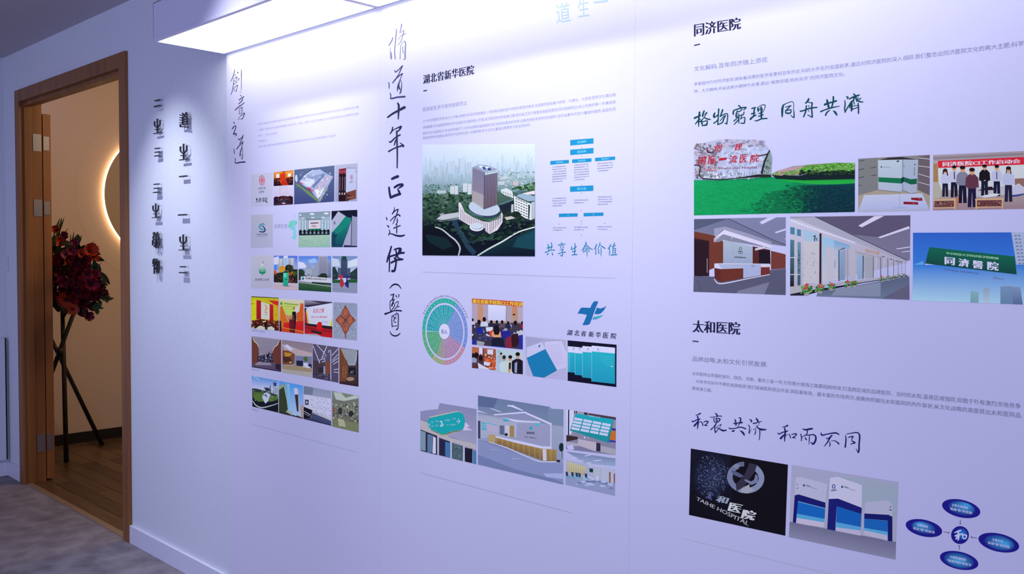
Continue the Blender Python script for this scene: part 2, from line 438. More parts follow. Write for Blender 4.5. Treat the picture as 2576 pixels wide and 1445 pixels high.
        # creative-way column
COL = [
 (215,150,14, 195,240,18, 160,360,20, 108,465,14),(285,225,30, 298,250,18),(225,290,20, 224,318,16),
 (190,395,12, 230,375,15, 268,348,20),(180,415,12, 178,480,14, 176,545,16),(268,350,16, 265,420,12, 262,480,14, 176,545,14),(215,440,22, 222,475,14),
 (185,520,12, 165,620,18, 145,720,18, 105,815,12),(190,630,14, 190,680,14, 195,720,14),(190,625,10, 230,600,14, 285,560,18, 268,650,12, 245,725,24),(318,380,20, 315,435,16),
 (388,150,12, 384,280,20, 384,420,14, 384,560,14, 378,705,10),(350,740,14, 362,752,14),
 (355,825,20, 382,845,20),(325,945,26, 380,905,26, 445,862,30),(415,920,22, 400,965,26, 315,1050,22),(220,1210,24, 320,1120,28, 400,1065,24, 460,1015,22),
 (325,1165,12, 325,1235,14, 325,1310,14),(330,1165,10, 400,1135,18, 402,1200,16, 400,1275,16),(360,1175,12, 392,1160,12),(352,1225,14, 375,1215,14),(325,1315,12, 400,1275,14),
 (335,1375,10, 315,1440,16, 298,1470,8),(362,1360,22, 430,1305,20, 465,1285,24, 440,1370,20, 410,1430,24, 365,1440,18),
 (184,1515,18, 200,1555,28),(150,1690,34, 200,1630,24, 240,1620,22, 230,1690,24, 190,1790,26, 182,1830,30),(185,1838,34, 235,1815,30, 250,1850,30, 225,1885,14)]
E_ = [(430,515,20, 400,620,24, 340,740,20),(310,610,22, 325,640,26, 380,590,20, 425,545,20),(262,880,24, 330,790,26, 400,715,24, 430,690,22),(428,695,22, 400,790,18, 380,900,20, 345,1020,22, 355,1080,14),
 (400,840,12, 375,900,26, 355,980,26, 348,1050,22),(400,850,14, 420,900,12, 420,1010,14, 410,1090,20, 395,1140,26),(370,1020,16, 395,1035,16),(190,875,16, 198,930,20, 200,1000,18),(218,1120,18, 230,1160,18, 220,1230,18),(220,1240,24, 280,1240,34, 380,1220,36, 475,1215,40)]
COL += [tuple(v+1340.8 if i % 3 == 1 else v for i, v in enumerate(st)) for st in E_]
chars('calligraphy_character', PA, (570, 160, 10.314), 'd4d4ff', '40406a', COL, (800, 1500, 1860), 1, .92)
# main vertical title, one mark per character
chars('calligraphy_character', PB, (960, 50, 13.137), 'd8d8ff', None, [
 (368,590,36, 335,690,40, 240,850,34),(280,910,12, 290,1050,20, 305,1090,46, 312,1200,56, 315,1290,46),(480,305,30, 490,400,38, 465,600,38, 440,900,32, 432,1080,34, 450,1290,36),
 (660,145,46, 645,260,36, 605,410,34),(605,425,28, 670,390,16, 735,345,28),(735,350,34, 720,430,34, 690,560,28, 630,720,24, 535,840,16),(815,452,16, 740,470,28, 650,520,20, 590,590,20, 540,670,12),
 (630,860,20, 620,1020,22, 610,1290,28),(635,850,16, 690,750,18, 770,705,28, 788,800,40, 780,1000,40, 775,1180,46, 775,1290,36, 735,1305,36),(705,885,26, 690,960,20, 715,1090,28)], (), 1, 1.0, '8484ae')
chars('calligraphy_character', PB, (960, 150, 9.025), 'd8d8ff', None, [
 (300,245,20, 320,285,26, 390,225,22, 475,140,26),(475,140,26, 430,240,24, 385,340,20, 340,400,16),(250,530,24, 330,430,30, 420,350,26, 475,318,24),(475,318,26, 440,400,16, 405,500,24, 365,620,30, 358,715,20),
 (400,540,22, 385,640,22, 415,680,20),(430,460,12, 455,540,16, 450,640,22, 435,730,30, 415,765,32),(400,600,20, 405,660,26, 430,680,18),(160,520,18, 172,580,22, 168,655,18),(190,765,20, 210,810,22, 200,870,20),(205,885,34, 280,875,36, 350,855,36, 525,842,42)], (), 1, 1.0, '4c4c80')
chars('calligraphy_character', PB, (960, 150, 9.025), 'd8d8ff', None, [(365,990,36, 390,1050,48, 385,1180,44, 378,1350,26),(140,1310,40, 250,1230,46, 400,1150,52, 510,1090,66, 530,1095,40)], (), 1, 1.0, '36365e')
chars('calligraphy_character', PB, (960, 305, 7.225), 'd8d8ff', None, [
 (200,110,22, 190,170,26, 155,230,20),(165,205,18, 240,145,18, 350,100,34),(350,100,42, 330,150,30, 290,190,20),(275,180,30, 280,400,30, 285,600,28, 282,850,22),(140,370,22, 165,380,28, 250,300,26, 335,250,28),
 (262,330,14, 245,380,26, 230,440,16),(335,395,14, 375,425,24, 395,460,34),(130,550,32, 200,510,26, 280,475,26, 395,440,34),], (), 1, 1.0, '34345e')
chars('calligraphy_character', PB, (960, 305, 7.225), 'd8d8ff', None, [(190,1050,44, 240,1025,50, 295,1005,52),(135,1205,34, 145,1300,38, 165,1390,44),(165,1390,44, 240,1355,50, 335,1325,46),(235,1205,40, 300,1165,44, 370,1150,44, 375,1175,40, 310,1220,24),(290,1235,20, 315,1280,40, 330,1330,44)], (), 1, 1.0, '30305a')
chars('calligraphy_character', PB, (960, 510, 7.6), 'd8d8ff', None, [
 (245,90,12, 240,150,18, 205,215,24),(205,215,20, 260,155,20, 315,130,26),(315,130,22, 290,220,22, 250,320,18, 218,405,14),(165,350,16, 240,275,20, 325,228,22),(325,225,20, 350,255,30),(285,345,12, 300,350,20),(295,300,16, 300,370,20, 270,425,16),
 (235,490,26, 290,465,20, 355,440,22),(292,420,16, 290,500,20, 288,580,22),(90,280,14, 102,325,24),(110,435,18, 135,465,28),(145,520,14, 155,570,20, 130,625,14),(130,612,16, 180,595,20, 280,630,34, 370,640,38, 440,620,22)], (), 1, 1.0, '2e2e58')
chars('calligraphy_character', PB, (960, 510, 7.6), 'd8d8ff', None, [
 (185,840,30, 160,940,34, 125,1050,40, 100,1140,24),(150,1050,24, 150,1180,26, 145,1325,22),(240,900,26, 300,880,32, 365,885,40, 350,970,34),(270,910,26, 290,1000,34, 260,1060,24),(165,1030,36, 260,1000,34, 350,970,36, 425,960,40),
 (185,1150,38, 280,1105,36, 400,1085,38),(300,1020,30, 320,1060,28, 375,1080,30),(280,1080,34, 270,1200,34, 245,1300,44, 205,1310,50),(240,1060,26, 270,1110,24),(345,890,30, 310,1000,30)], (), 1, 1.0, '2c2c54')
chars('calligraphy_character', PB, (955, 700, 9.025), 'd8d8ff', None, [
 (228,235,16, 290,165,32, 360,140,38, 430,165,30, 490,240,16),
 (250,385,22, 325,365,26),(315,370,30, 305,440,28, 280,500,26),(240,520,20, 320,490,18, 335,475,16),(240,520,16, 235,640,18, 250,760,20),(330,480,20, 300,560,30, 275,630,36),(300,560,18, 345,610,18, 300,690,18, 258,755,18),
 (372,395,24, 385,430,24),(432,375,24, 440,405,18, 425,440,14),(355,570,16, 410,530,18, 425,560,16, 395,640,16, 345,700,18, 320,700,10),(400,660,18, 445,645,20),
 (125,815,44, 240,775,30, 360,735,28, 490,745,34),(385,750,12, 385,790,12),(280,850,14, 275,960,18, 285,1105,22),(285,870,18, 360,820,20, 415,815,24, 425,900,22, 420,1050,22, 415,1140,22, 385,1170,34),(310,850,14, 330,920,18),(375,850,12, 350,920,12, 315,965,22),(330,895,14, 375,920,14),(330,995,22, 365,1005,22),(295,1095,16, 390,1085,18),
 (232,1210,12, 270,1280,26, 345,1315,32, 410,1300,30, 465,1255,18)], (300, 1190), 1, 1.0, '2a2a52')
# green slogan
G = '17505c'
chars('calligraphy_character', PC, (1735, 240, 11.709), 'd4d4ff', G, [
 (290,500,56, 275,620,52, 265,760,50, 262,920,26),(145,670,60, 220,635,50, 320,590,40),(280,700,50, 220,780,40, 160,850,26),(300,700,20, 330,720,20),(300,780,40, 400,680,26, 510,510,24),
 (425,460,44, 385,560,46, 375,630,30),(380,610,24, 440,560,20, 500,505,36),(420,650,30, 500,690,40, 600,710,40),(350,760,44, 365,850,44, 375,900,30),(380,780,30, 450,760,30, 520,750,30, 500,860,50),(410,885,40, 500,870,50),
 (740,520,40, 710,600,60, 730,650,40, 850,560,36),(855,405,46, 845,560,40, 835,700,38, 830,850,40),(710,820,40, 770,780,34, 850,700,30),(970,430,50, 930,540,40, 890,630,20),(900,620,40, 1000,560,30, 1100,540,30, 1120,600,36, 1110,720,34, 1090,840,44),(1090,845,30, 1040,820,30),
 (1020,600,30, 960,670,26, 900,750,26),(1060,590,30, 1000,700,40, 960,800,36, 820,865,30),
 (1440,300,40, 1490,340,40, 1510,370,40),(1300,450,44, 1280,520,50, 1290,570,30),(1300,440,30, 1400,410,40, 1530,370,40, 1640,355,44, 1660,370,30, 1590,430,30),(1540,410,34, 1480,470,30, 1420,480,34),(1600,490,34, 1580,560,34, 1500,600,26, 1440,560,20),(1400,460,30, 1370,560,44, 1370,640,50),
 (1370,560,16, 1440,530,16),(1380,610,16, 1440,580,16),(1370,640,24, 1440,630,24),(1300,760,34, 1380,690,30, 1450,640,30),(1450,560,28, 1450,700,34, 1445,820,28),(1450,700,30, 1380,780,34, 1305,860,22),(1530,560,26, 1520,640,30, 1500,700,30),(1500,700,24, 1560,660,22, 1620,650,30, 1620,740,36, 1600,820,40, 1500,815,28),
 (1830,390,40, 1880,370,34, 1940,360,40),(1910,380,44, 1895,480,46, 1885,600,44),(1820,545,40, 1880,530,40, 1930,520,30),(1790,700,60, 1850,640,50, 1950,580,40),(2010,360,36, 2010,420,50, 2020,480,30),(2020,350,20, 2100,295,20, 2190,280,26, 2225,300,24, 2200,400,20, 2170,480,20),(2100,340,40, 2120,420,60, 2110,520,56, 2110,660,50),(2040,400,20, 2120,370,20),(2030,440,26, 2140,410,26),(2030,540,26, 2140,500,36),(2020,620,30, 2160,570,40),(1920,750,26, 2000,740,36, 2120,690,40, 2280,680,36)], (660, 1215, 1730))
chars('calligraphy_character', PC, (1950, 225, 10.733), 'd4d4ff', G, [
 (220,430,46, 195,520,60, 190,640,54, 190,740,34),(210,430,36, 300,380,22, 450,330,20, 500,390,18, 495,520,18, 510,640,30, 510,760,34),(500,765,30, 420,700,18),(280,480,22, 350,460,26, 430,440,30),(400,460,30, 320,540,30, 290,570,30),(280,580,34, 350,560,30, 420,550,30, 430,590,30, 400,640,40, 300,640,40, 275,600,30),
 (905,260,50, 870,330,50, 820,370,36),(880,340,24, 950,360,26, 1000,360,34),(1000,365,40, 985,500,40, 995,640,40, 1000,750,40),(1000,755,30, 880,690,24),(840,440,34, 830,560,40, 810,640,40, 765,740,36),(890,440,24, 915,460,28),(900,560,20, 905,600,22),(680,590,40, 760,575,36, 870,530,40, 1000,500,40, 1130,485,34),
 (1400,290,50, 1420,380,60, 1450,500,50),(1570,200,46, 1570,300,46, 1550,400,40, 1520,500,40),(1340,410,60, 1440,370,44, 1560,340,44, 1650,310,46),(1230,600,40, 1350,550,34, 1500,500,40, 1650,470,26, 1740,450,16),(1480,560,20, 1400,620,40, 1360,700,40),(1570,580,26, 1620,620,60, 1665,690,40),
 (1920,190,26, 1970,220,40, 1940,255,26),(1880,300,26, 1890,400,36, 1875,520,36, 1890,620,34),(1890,600,34, 1950,500,34, 2010,400,30, 2060,320,30),(2110,120,26, 2150,150,44, 2180,200,40),(2000,260,34, 2100,210,44, 2190,180,50, 2270,150,36),(2150,200,50, 2110,290,40, 2060,360,40, 2000,500,26),(2180,220,40, 2200,300,40),(2110,280,24, 2140,400,26),(2240,220,26, 2200,330,26),(2310,240,30, 2250,290,24),(2220,300,30, 2280,330,40, 2370,340,26),
 (2080,380,30, 2060,480,50, 2060,580,40),(2240,380,36, 2250,500,40, 2250,650,36),(2090,450,20, 2240,430,20),(2080,540,26, 2160,510,24, 2240,480,24),(2030,440,40, 2080,520,50)], (600, 1180, 1790))
# navy slogan
N_ = '282474'
chars('calligraphy_character', PC, (1730, 1030, 11.709), 'c4c4f8', N_, [
 (240,180,20, 320,155,34, 370,125,44),(290,210,40, 310,320,44, 300,450,44, 290,580,22),(125,345,24, 150,370,34, 260,320,32, 365,290,34),(290,370,36, 240,440,50, 195,490,56),(310,400,24, 390,360,16),(400,370,24, 430,420,34, 450,485,26),(470,380,20, 540,355,34, 600,370,34, 570,420,30, 500,470,24),(490,475,20, 540,480,30, 585,490,20),
 (815,120,24, 855,160,44, 870,210,44),(665,235,20, 740,235,22, 850,210,18, 930,200,24, 1005,212,26),(770,260,20, 760,320,20, 790,380,30),(780,290,18, 880,270,22, 950,295,40, 920,360,26),(800,330,16, 900,320,18),(790,385,26, 900,370,36),(850,240,22, 855,380,28, 820,470,26),(680,605,34, 760,530,26, 830,430,24),(805,480,30, 800,600,34, 815,690,36),(815,690,26, 880,620,20, 930,560,16),(980,450,26, 950,520,14, 935,560,14),(870,530,10, 880,540,10),(840,540,14, 930,470,14, 990,450,24),(850,560,20, 940,580,30, 1030,630,50, 1140,620,30),
 (1385,295,24, 1410,360,44, 1420,440,36, 1420,500,16),(1510,255,26, 1560,270,36, 1545,380,40, 1500,470,20, 1470,530,16),(1350,410,26, 1420,435,36, 1500,400,30, 1600,395,50),(1215,550,26, 1250,575,32, 1400,565,28, 1560,530,34, 1710,580,36),(1310,655,36, 1350,640,50, 1380,630,26),(1540,635,16, 1600,670,50, 1650,730,54, 1670,780,20),
 (1830,300,22, 1880,345,46, 1860,390,14),(1790,465,26, 1825,530,28, 1815,600,26, 1810,710,36),(1810,700,24, 1850,640,14, 1885,580,10),(2010,265,24, 2050,320,54, 2070,360,40),(1925,420,30, 2000,410,34, 2080,380,22, 2170,360,22),(2110,380,22, 2090,440,14, 2060,500,16, 1990,580,14, 1925,605,16),(2000,470,10, 2080,560,36, 2180,600,60, 2310,600,30),(2000,600,16, 2000,660,26, 1975,740,30),(2120,600,26, 2125,700,30, 2120,800,26, 2108,905,20)], (635, 1180, 1755))
chars('calligraphy_character', PC, (1940, 1060, 10.733), 'c4c4f8', N_, [
 (305,160,18, 380,150,30, 440,120,46),(360,190,34, 380,280,44, 370,400,44, 360,550,22),(180,320,24, 210,350,30, 320,300,30, 440,270,34),(350,370,36, 300,420,50, 255,470,54),(385,400,16, 450,360,12),(480,350,20, 510,410,26, 525,460,22),(545,360,18, 620,345,28, 680,350,34, 650,400,26, 570,445,22),(570,450,18, 620,445,26, 655,465,20),
 (850,210,22, 930,235,44, 1040,215,50, 1110,205,44),(975,250,30, 970,330,26, 930,380,22),(795,350,26, 820,440,30, 815,535,24),(830,440,10, 900,390,22, 1040,375,26, 1150,370,34, 1205,430,44, 1190,540,50, 1130,620,50, 1070,570,20),(915,440,20, 935,480,36, 950,500,36),(1035,380,20, 1030,480,26, 1018,630,12),
 (1345,320,26, 1370,380,40, 1480,360,30, 1600,335,34, 1740,320,40, 1830,360,30),(1490,450,18, 1520,480,26, 1600,420,30, 1640,390,40),(1620,400,40, 1560,500,36, 1500,600,30, 1430,680,16),(1575,560,16, 1590,620,30, 1578,680,26),(1610,540,10, 1700,530,20, 1780,570,30, 1825,615,40),
 (2005,380,16, 2020,480,34, 2010,600,36, 1998,700,44),(2040,350,20, 2150,330,24, 2280,310,30, 2360,330,34, 2390,420,44, 2375,600,40, 2370,780,44, 2355,860,24),(2350,850,30, 2290,745,14),(2090,440,26, 2160,420,30, 2210,420,34, 2180,480,24, 2180,540,22),(2180,540,26, 2260,580,40, 2220,600,30, 2140,625,18)], (740, 1290, 1900))
# teal slogan under the flow chart
chars('calligraphy_character', PB, (1360, 600, 12.267), 'c4c4f6', '2c80b4', [
 (225,185,28, 245,260,34, 250,370,26),(325,130,26, 345,220,32, 320,330,26),(190,300,30, 270,280,34, 360,260,30),(145,440,34, 240,395,30, 340,360,26, 425,365,34),(245,465,26, 205,510,34),(350,440,22, 370,510,40),
 (630,130,20, 660,155,34),(545,210,30, 640,185,28, 755,175,26),(610,240,18, 615,300,18),(610,235,18, 700,230,22, 700,290,18, 620,300,18),(590,365,20, 680,345,26, 700,350,26, 660,400,22),(545,475,28, 650,440,26, 770,425,30),(670,400,22, 680,490,28, 650,545,36, 600,510,14),
 (960,260,26, 950,340,34),(960,350,22, 1040,300,26, 1100,260,34),(1060,160,28, 1060,300,32, 1040,500,34),(980,410,28, 1080,390,30),(975,515,30, 1050,505,28, 1120,500,34),
 (1405,120,34, 1370,220,30, 1270,390,20),(1400,180,26, 1480,270,28, 1600,350,26),(1350,270,22, 1430,260,26),(1330,330,20, 1330,440,26),(1330,330,18, 1390,320,20, 1380,400,20),(1340,410,16, 1390,400,16),(1430,310,22, 1500,330,24, 1480,420,22),(1430,300,26, 1430,440,22, 1435,560,16),
 (1730,185,30, 1700,260,34, 1655,330,24),(1700,310,24, 1705,400,26, 1700,500,26),(1835,130,28, 1810,230,28, 1760,340,14),(1850,210,22, 1920,270,34, 1995,310,30),(1790,340,22, 1790,470,34),(1865,290,22, 1865,420,26, 1862,550,16),
 (2165,195,32, 2130,260,36, 2085,330,26),(2125,310,24, 2130,420,26, 2120,520,26),(2200,260,26, 2260,240,26, 2320,210,24),(2285,135,26, 2250,220,30, 2240,320,24),(2230,310,26, 2225,400,24, 2225,500,24),(2230,320,20, 2310,310,24, 2305,400,26, 2300,490,22),(2250,370,16, 2290,360,16),(2250,430,16, 2290,430,16),(2170,520,28, 2260,510,28, 2350,500,36)], (480, 880, 1220, 1630, 2040))
# pale characters high up
for ch, q in (('道', (2, 10, 38, 4, 41, 54, 5, 60)), ('生', (58, 0, 86, -6, 88, 40, 60, 44)), ('一', (98, 4, 134, 0, 134, 5, 99, 9))):
    P = Print('calligraphy_character', 'very pale teal character', PB, (1395, 0, 1), 'e8ecff'); P.t('bcd8e8', ch, *q); P.done()
# ------------------------------------------------------------------ headings and paragraphs
def para(panel, label, white, color, lines, name='paragraph', res=1, bold=0):
    for txt, q in lines:
        P = Print('text_line' if name == 'paragraph' else name, None, panel, (0, 0, 1), white); P.t(color, txt, *q, res=res, bold=bold); P.done()
def ln(x0, y0, x1, y1, h0, h1):   # left-centre, right-centre, heights
    return (x0, y0-h0/2, x1, y1-h1/2, x1, y1+h1/2, x0, y0+h0/2)
def song(panel, label, white, txt, q):
    P = Print('heading', label, panel, (0, 0, 1), white)
    P.t('303058', txt, *q, res=3, bold=.045, off=-.006); return P.done()
song(PB, None, 'dcdcff', '湖北省新华医院', (1065, 189, 1192, 163, 1192, 187, 1065, 212))
song(PC, None, 'd8d8ff', '同济医院', (1747, 60, 1862, 43, 1863, 73, 1747, 92))
song(PC, None, 'd0d0ff', '太和医院', (1744, 806, 1861, 811, 1861, 843, 1743, 836))
for pn, w, q in ((PB, 'dcdcff', (1065, 229, 1074, 227.4)), (PC, 'd8d8ff', (1746, 114.5, 1761, 111)), (PC, 'd0d0ff', (1742, 858.5, 1757, 860))):
    P = Print('short_rule', None, pn, (0, 0, 1), w); P.l('3a3a66', 3, *q); P.done()
GREY = '8e8eb4'
para(PB, 'pale grey subheading and four line paragraph over the aerial photograph', 'e2e2ff', 'a6a6c8', [
 ('医者破茧,新华医院脱颖而出', ln(1064, 276, 1174, 259, 11, 11)),
 ('2010年,全国医疗改革,以大三大事业发展为标志的转型建设,一场席卷全国的医疗体制改革悄然推进,全国医院面临着大转型、大建设、大选择,医院文化建设越', ln(1064, 305, 1549, 238, 7.5, 9)),
 ('来越重要,作为省医院特色文化与品牌,定位医院核心价值,成为医院的创新发展之路,湖北省卫生厅直属全省首选医院,院长脱颖而出,他上任做的第一件事就是', ln(1064, 321, 1549, 256.5, 7.5, 9)),
 ('医院文化与品牌设计,在这样的情况下,大步向前更好服务医院,我们具体的理念的来到,设备资源在有限时间内提升,但可以集中优势力量做好服务,以服务型', ln(1064, 336, 1549, 274, 7.5, 9)),
 ('医院的特色内涵建设,新的院子在医院打造一张靓丽牌,成为业内之最直达愿景学习的业务标杆。', ln(1064, 348, 1336, 314, 7.5, 8.5))])
para(PC, 'grey subheading and two line paragraph above the green slogan', 'd8d8ff', '8c8cba', [
 ('文化解码,百年同济锦上添花', ln(1746, 174, 1931, 150, 13, 14))])
para(PC, 'small grey two line paragraph running to the right edge', 'd6d6ff', '9494c0', [
 ('享誉国内外的同济医院,拥有着深厚的医学背景和百年历史,科研水平名列全国前茅,通过对同济医院的深入调研,我们整合出同济医院文化的两大主题:科学精', ln(1746, 212, 2592, 107, 9, 15)),
 ('神、人文精神,并以这两大精神为支撑,提出“格物穷理,同舟共济”的同济医院文化。', ln(1746, 230.5, 2126, 186, 9, 11))])
para(PC, 'grey subheading above the three line paragraph', 'd0d0ff', '8a8ab4', [('品牌战略,太和文化引领发展', ln(1742, 903, 1928, 918, 13, 14.5))])
para(PC, 'small grey three line paragraph above the navy slogan', 'ccccff', '8484b0', [
 ('太和医院业务辐射湖北、陕西、河南、重庆三省一市,它的做大做强之路要超越地域,打造跨区域的品牌医院。当时的太和,虽是区域强院,却囿于外有激烈市场竞争', ln(1742, 940, 2568, 1023, 9, 14)),
 ('、内有专科协作不畅的发展瓶颈,我们踏遍医院周边市县,获取最有效、最丰富的市场资讯,准确地把握住太和医院的内外现状,从文化战略的高度提出太和医院品', ln(1742, 959, 2568, 1046, 9, 14)),
 ('牌发展之路。', ln(1741, 977, 1792, 983, 9, 9.5))])
para(PA, 'very pale small paragraph above the first row of photographs', 'dedeff', 'b0b0d8', [
 ('创意之道来自于对品牌价值和文化内涵的深刻理解,由内而外的设计表达,以创新的方式为企业注入持续成长的力量', ln(649, 313, 902, 269, 5.5, 6.5)),
 ('十年磨一剑,我们以专业服务获得客户信任,专业、专注、创新,让设计不仅是设计,让文化走进生活,让品牌成为经典', ln(649, 328, 902, 286, 5.5, 6.5)),
 ('设计、文化与品牌', ln(649, 342, 697, 335, 5.5, 5.5)), ('不忘初心', ln(649, 356, 673, 353, 5.5, 5.5)),
 ('我们为客户提供从品牌策略到空间导视的全程服务,成为企业可以长期信赖的文化伙伴', ln(649, 370, 845, 341, 5.5, 6.3))])
for w, x, y, x1, y1, tx in (('b8b8ee', 634, 831, 667, 836, '品牌发布与活动现场'), ('acace2', 634, 929, 651, 932, '室内空间'), ('a4a4dc', 634, 1030, 651, 1034, '导视标识')):
    para(PA, None, w, '8484bc', [(tx, ln(x, y, x1, y1, 5, 5))], name='caption')
def rule(pn, w, *q):
    P = Print('thin_rule', None, pn, (0, 0, 1), w); P.l('b2b2d6' if w > 'b' else '8c8cbc', 1.1, *q); P.done()
rule(PB, 'd0d0ff', 1062, 684.8, 1548, 700.5); rule(PA, 'a0a0d8', 634, 1068, 902, 1140); rule(PC, 'bcbcf0', 1721, 1356, 2000, 1423.5, 2120, 1452)
rule(PB, 'a8a8e0', 1056, 1190, 1440, 1292)
# ------------------------------------------------------------------ small photographs of the left panel
def Pic(label, panel, crop, white, name='printed_photograph'): return Print(name, label, panel, crop, white)
A = (560, 400, 6.02); A2 = (560, 620, 6.02); A3 = (560, 840, 4.515)
w1, w2, w3, w4 = 'd8d8ff', 'c8c8f8', 'b4b4ec', 'a4a4dc'
P = Pic('pale tile with a red oval car maker emblem and brush writing', PA, A, w1, 'printed_logo_tile')
P.g('d0d0ea', 'd0d0ee', 430,235, 757,205, 755,708, 428,725)
P.ring('d0406c', 595, 325, 37, 72, 9).p('e05a80', 595,265, 622,325, 595,385, 570,325).p('e8a0b8', 595,285, 606,325, 595,365, 586,325).l('d0406c', 6, 562,325, 572,325).l('d0406c', 6, 618,325, 630,325)
P.t('50506e', '东风汽车', 540,432, 655,420, 655,456, 540,468, bold=.02).t('50506e', 'DPV', 558,486, 632,482, 632,514, 558,520, bold=.02)
P.t('28283c', '人律·家佳', 505,590, 680,578, 680,650, 505,665, bold=.02).b('28283c', 640,630,8, 660,655,10, 684,660,6).b('28283c', 505,615,6, 520,600,12, 512,625,6).done()
P = Pic('small photograph of an orange hall with a red carpet', PA, A, w1)
P.g('e88c34', 'b85018', 775,205, 1070,170, 1068,395, 773,412).g('f0a848', 'c86828', 790,212, 875,202, 870,300, 790,330).g('f0a848', 'c86020', 955,200, 1060,185, 1058,300, 955,320)
P.p('fff4e8', 812,232, 858,226, 858,284, 812,290).p('fff4e8', 988,224, 1034,216, 1034,264, 988,272).g('d84020', 'e03c18', 872,225, 950,215, 952,300, 872,305)
P.e('a03810', 925, 192, 22, 14).p('501420', 773,290, 880,295, 870,350, 905,412, 773,412).p('481420', 952,295, 1068,270, 1068,395, 985,385)
P.p('30101e', 773,340, 850,345, 880,410, 773,412).p('30101e', 985,330, 1068,330, 1068,395, 1000,395).g('e03818', 'c82818', 885,300, 945,295, 990,385, 895,392).s_(60, ['d06020', 'f08030', '701818', 'e8b060'], 780,285, 1060,370, 5).done()
P = Pic('small photograph of a pale meeting room above dark red armchairs', PA, A, w1)
P.K(775,422, 1068,403, 1066,690, 773,707); P.g('e0d8f0', 'd0c8e4', 775,422, 1068,403, 1068,640, 773,650).l('a8b0d4', 4, 865,430, 980,425, 980,530, 865,535, 865,430).l('b4bcdc', 3, 880,450, 965,446, 965,515, 880,518, 880,450)
P.p('381420', 773,590, 800,570, 850,575, 885,562, 920,560, 960,562, 990,570, 1020,558, 1065,575, 1066,690, 773,707).p('5a2434', 850,600, 900,575, 960,572, 1010,600, 985,610, 930,590, 880,605).p('182430', 870,620, 970,615, 1000,650, 960,660, 880,660, 850,645)
P.p('483040', 790,680, 870,650, 980,650, 1060,680, 1066,690, 773,707).p('28184c', 773,590, 800,570, 806,620, 790,700, 773,700).e('e8c0e0', 925, 672, 28, 10).s_(30, ['c8a0b8', 'e8e8ff', '702840'], 830,600, 1020,660, 5).done()
P = Pic('photograph of a white architectural site model on slate blue', PA, A, w1)
P.g('64749c', '485488', 1085,165, 1695,100, 1690,648, 1082,690)
P.p('7c9468', 1110,370, 1165,400, 1320,500, 1475,655, 1455,665, 1300,545, 1180,440, 1112,395).p('7c9468', 1475,655, 1490,640, 1600,430, 1590,400, 1560,380, 1530,560)
P.p('a8b4d8', 1155,350, 1225,270, 1290,220, 1370,170, 1420,180, 1470,155, 1540,200, 1675,268, 1605,400, 1560,480, 1475,650, 1390,560, 1330,470, 1215,400)
P.p('ccd4f0', 1160,345, 1225,305, 1250,330, 1380,330, 1395,360, 1300,440).p('dce0ff', 1262,290, 1400,320, 1330,425, 1240,372).p('94a4cc', 1290,225, 1350,205, 1480,215, 1530,195, 1520,235, 1400,330, 1300,285)
P.p('b0bce0', 1290,220, 1370,170, 1475,158, 1540,200, 1500,225, 1340,270).p('7888b4', 1350,420, 1510,235, 1540,222, 1560,240, 1380,440).p('c0b8d4', 1400,440, 1560,250, 1670,275, 1600,370, 1490,480, 1440,560)
P.p('f0ecff', 1390,470, 1500,450, 1540,440, 1480,560, 1440,600).s_(60, ['88a070', '405838', 'dcdcf8', 'c0a8c0'], 1430,380, 1600,600, 8, 1, lambda x, y: y < 1450-(x-1400)*.5+200)
P.l('d04878', 14, 1160,345, 1220,385).l('d8406c', 18, 1285,430, 1340,470, 1370,490).l('c83c70', 12, 1330,440, 1320,480).p('c8d4f0', 1098,250, 1128,240, 1138,320, 1120,360, 1098,320).s_(50, ['f4f4ff', 'a0acd0', '8898c0'], 1180,200, 1640,330, 7, 1.6).l('f0f4ff', 10, 1225,270, 1290,222, 1370,172)
P.s_(26, ['98b050', '587040'], 1120,380, 1180,440, 6).s_(30, ['98b050', '587040'], 1440,560, 1560,620, 6, 1, lambda x, y: y < 660 and x < 1540).done()
P = Pic('photograph of dark red binders beside a white file box', PA, A, w1)
P.g('b8bcd8', 'a4a8c8', 1705,95, 2045,65, 2035,640, 1700,650).p('401824', 1760,155, 1870,140, 1862,642, 1756,645).p('881c34', 1762,158, 1870,143, 1870,215, 1766,232)
for x in (1778, 1815, 1850): P.l('14101c', 22, x, 240, x-3, 640).l('a898b0', 5, x, 270, x-2, 480).ring('d88090', x, 195, 9, 22, 4).e('e0d8e8', x-4, 528, 7, 18)
P.p('c4c8e8', 1870,150, 2030,140, 2022,462, 1866,512).l('3c3c5c', 4, 1870,145, 1900,136, 2030,146).p('804c40', 1864,512, 2020,465, 2018,600, 1856,642).p('5a3434', 1864,512, 1856,642, 1900,640, 1960,560).l('b0847c', 10, 1880,590, 1980,575)
P.ring('c05070', 1953, 280, 15, 38, 6).e('c05070', 1953, 280, 6, 20).t('3c3c60', 'DPV', 1928,345, 1976,335, 1976,355, 1928,368, bold=.02).l('50506c', 10, 2015,180, 2018,200).done()
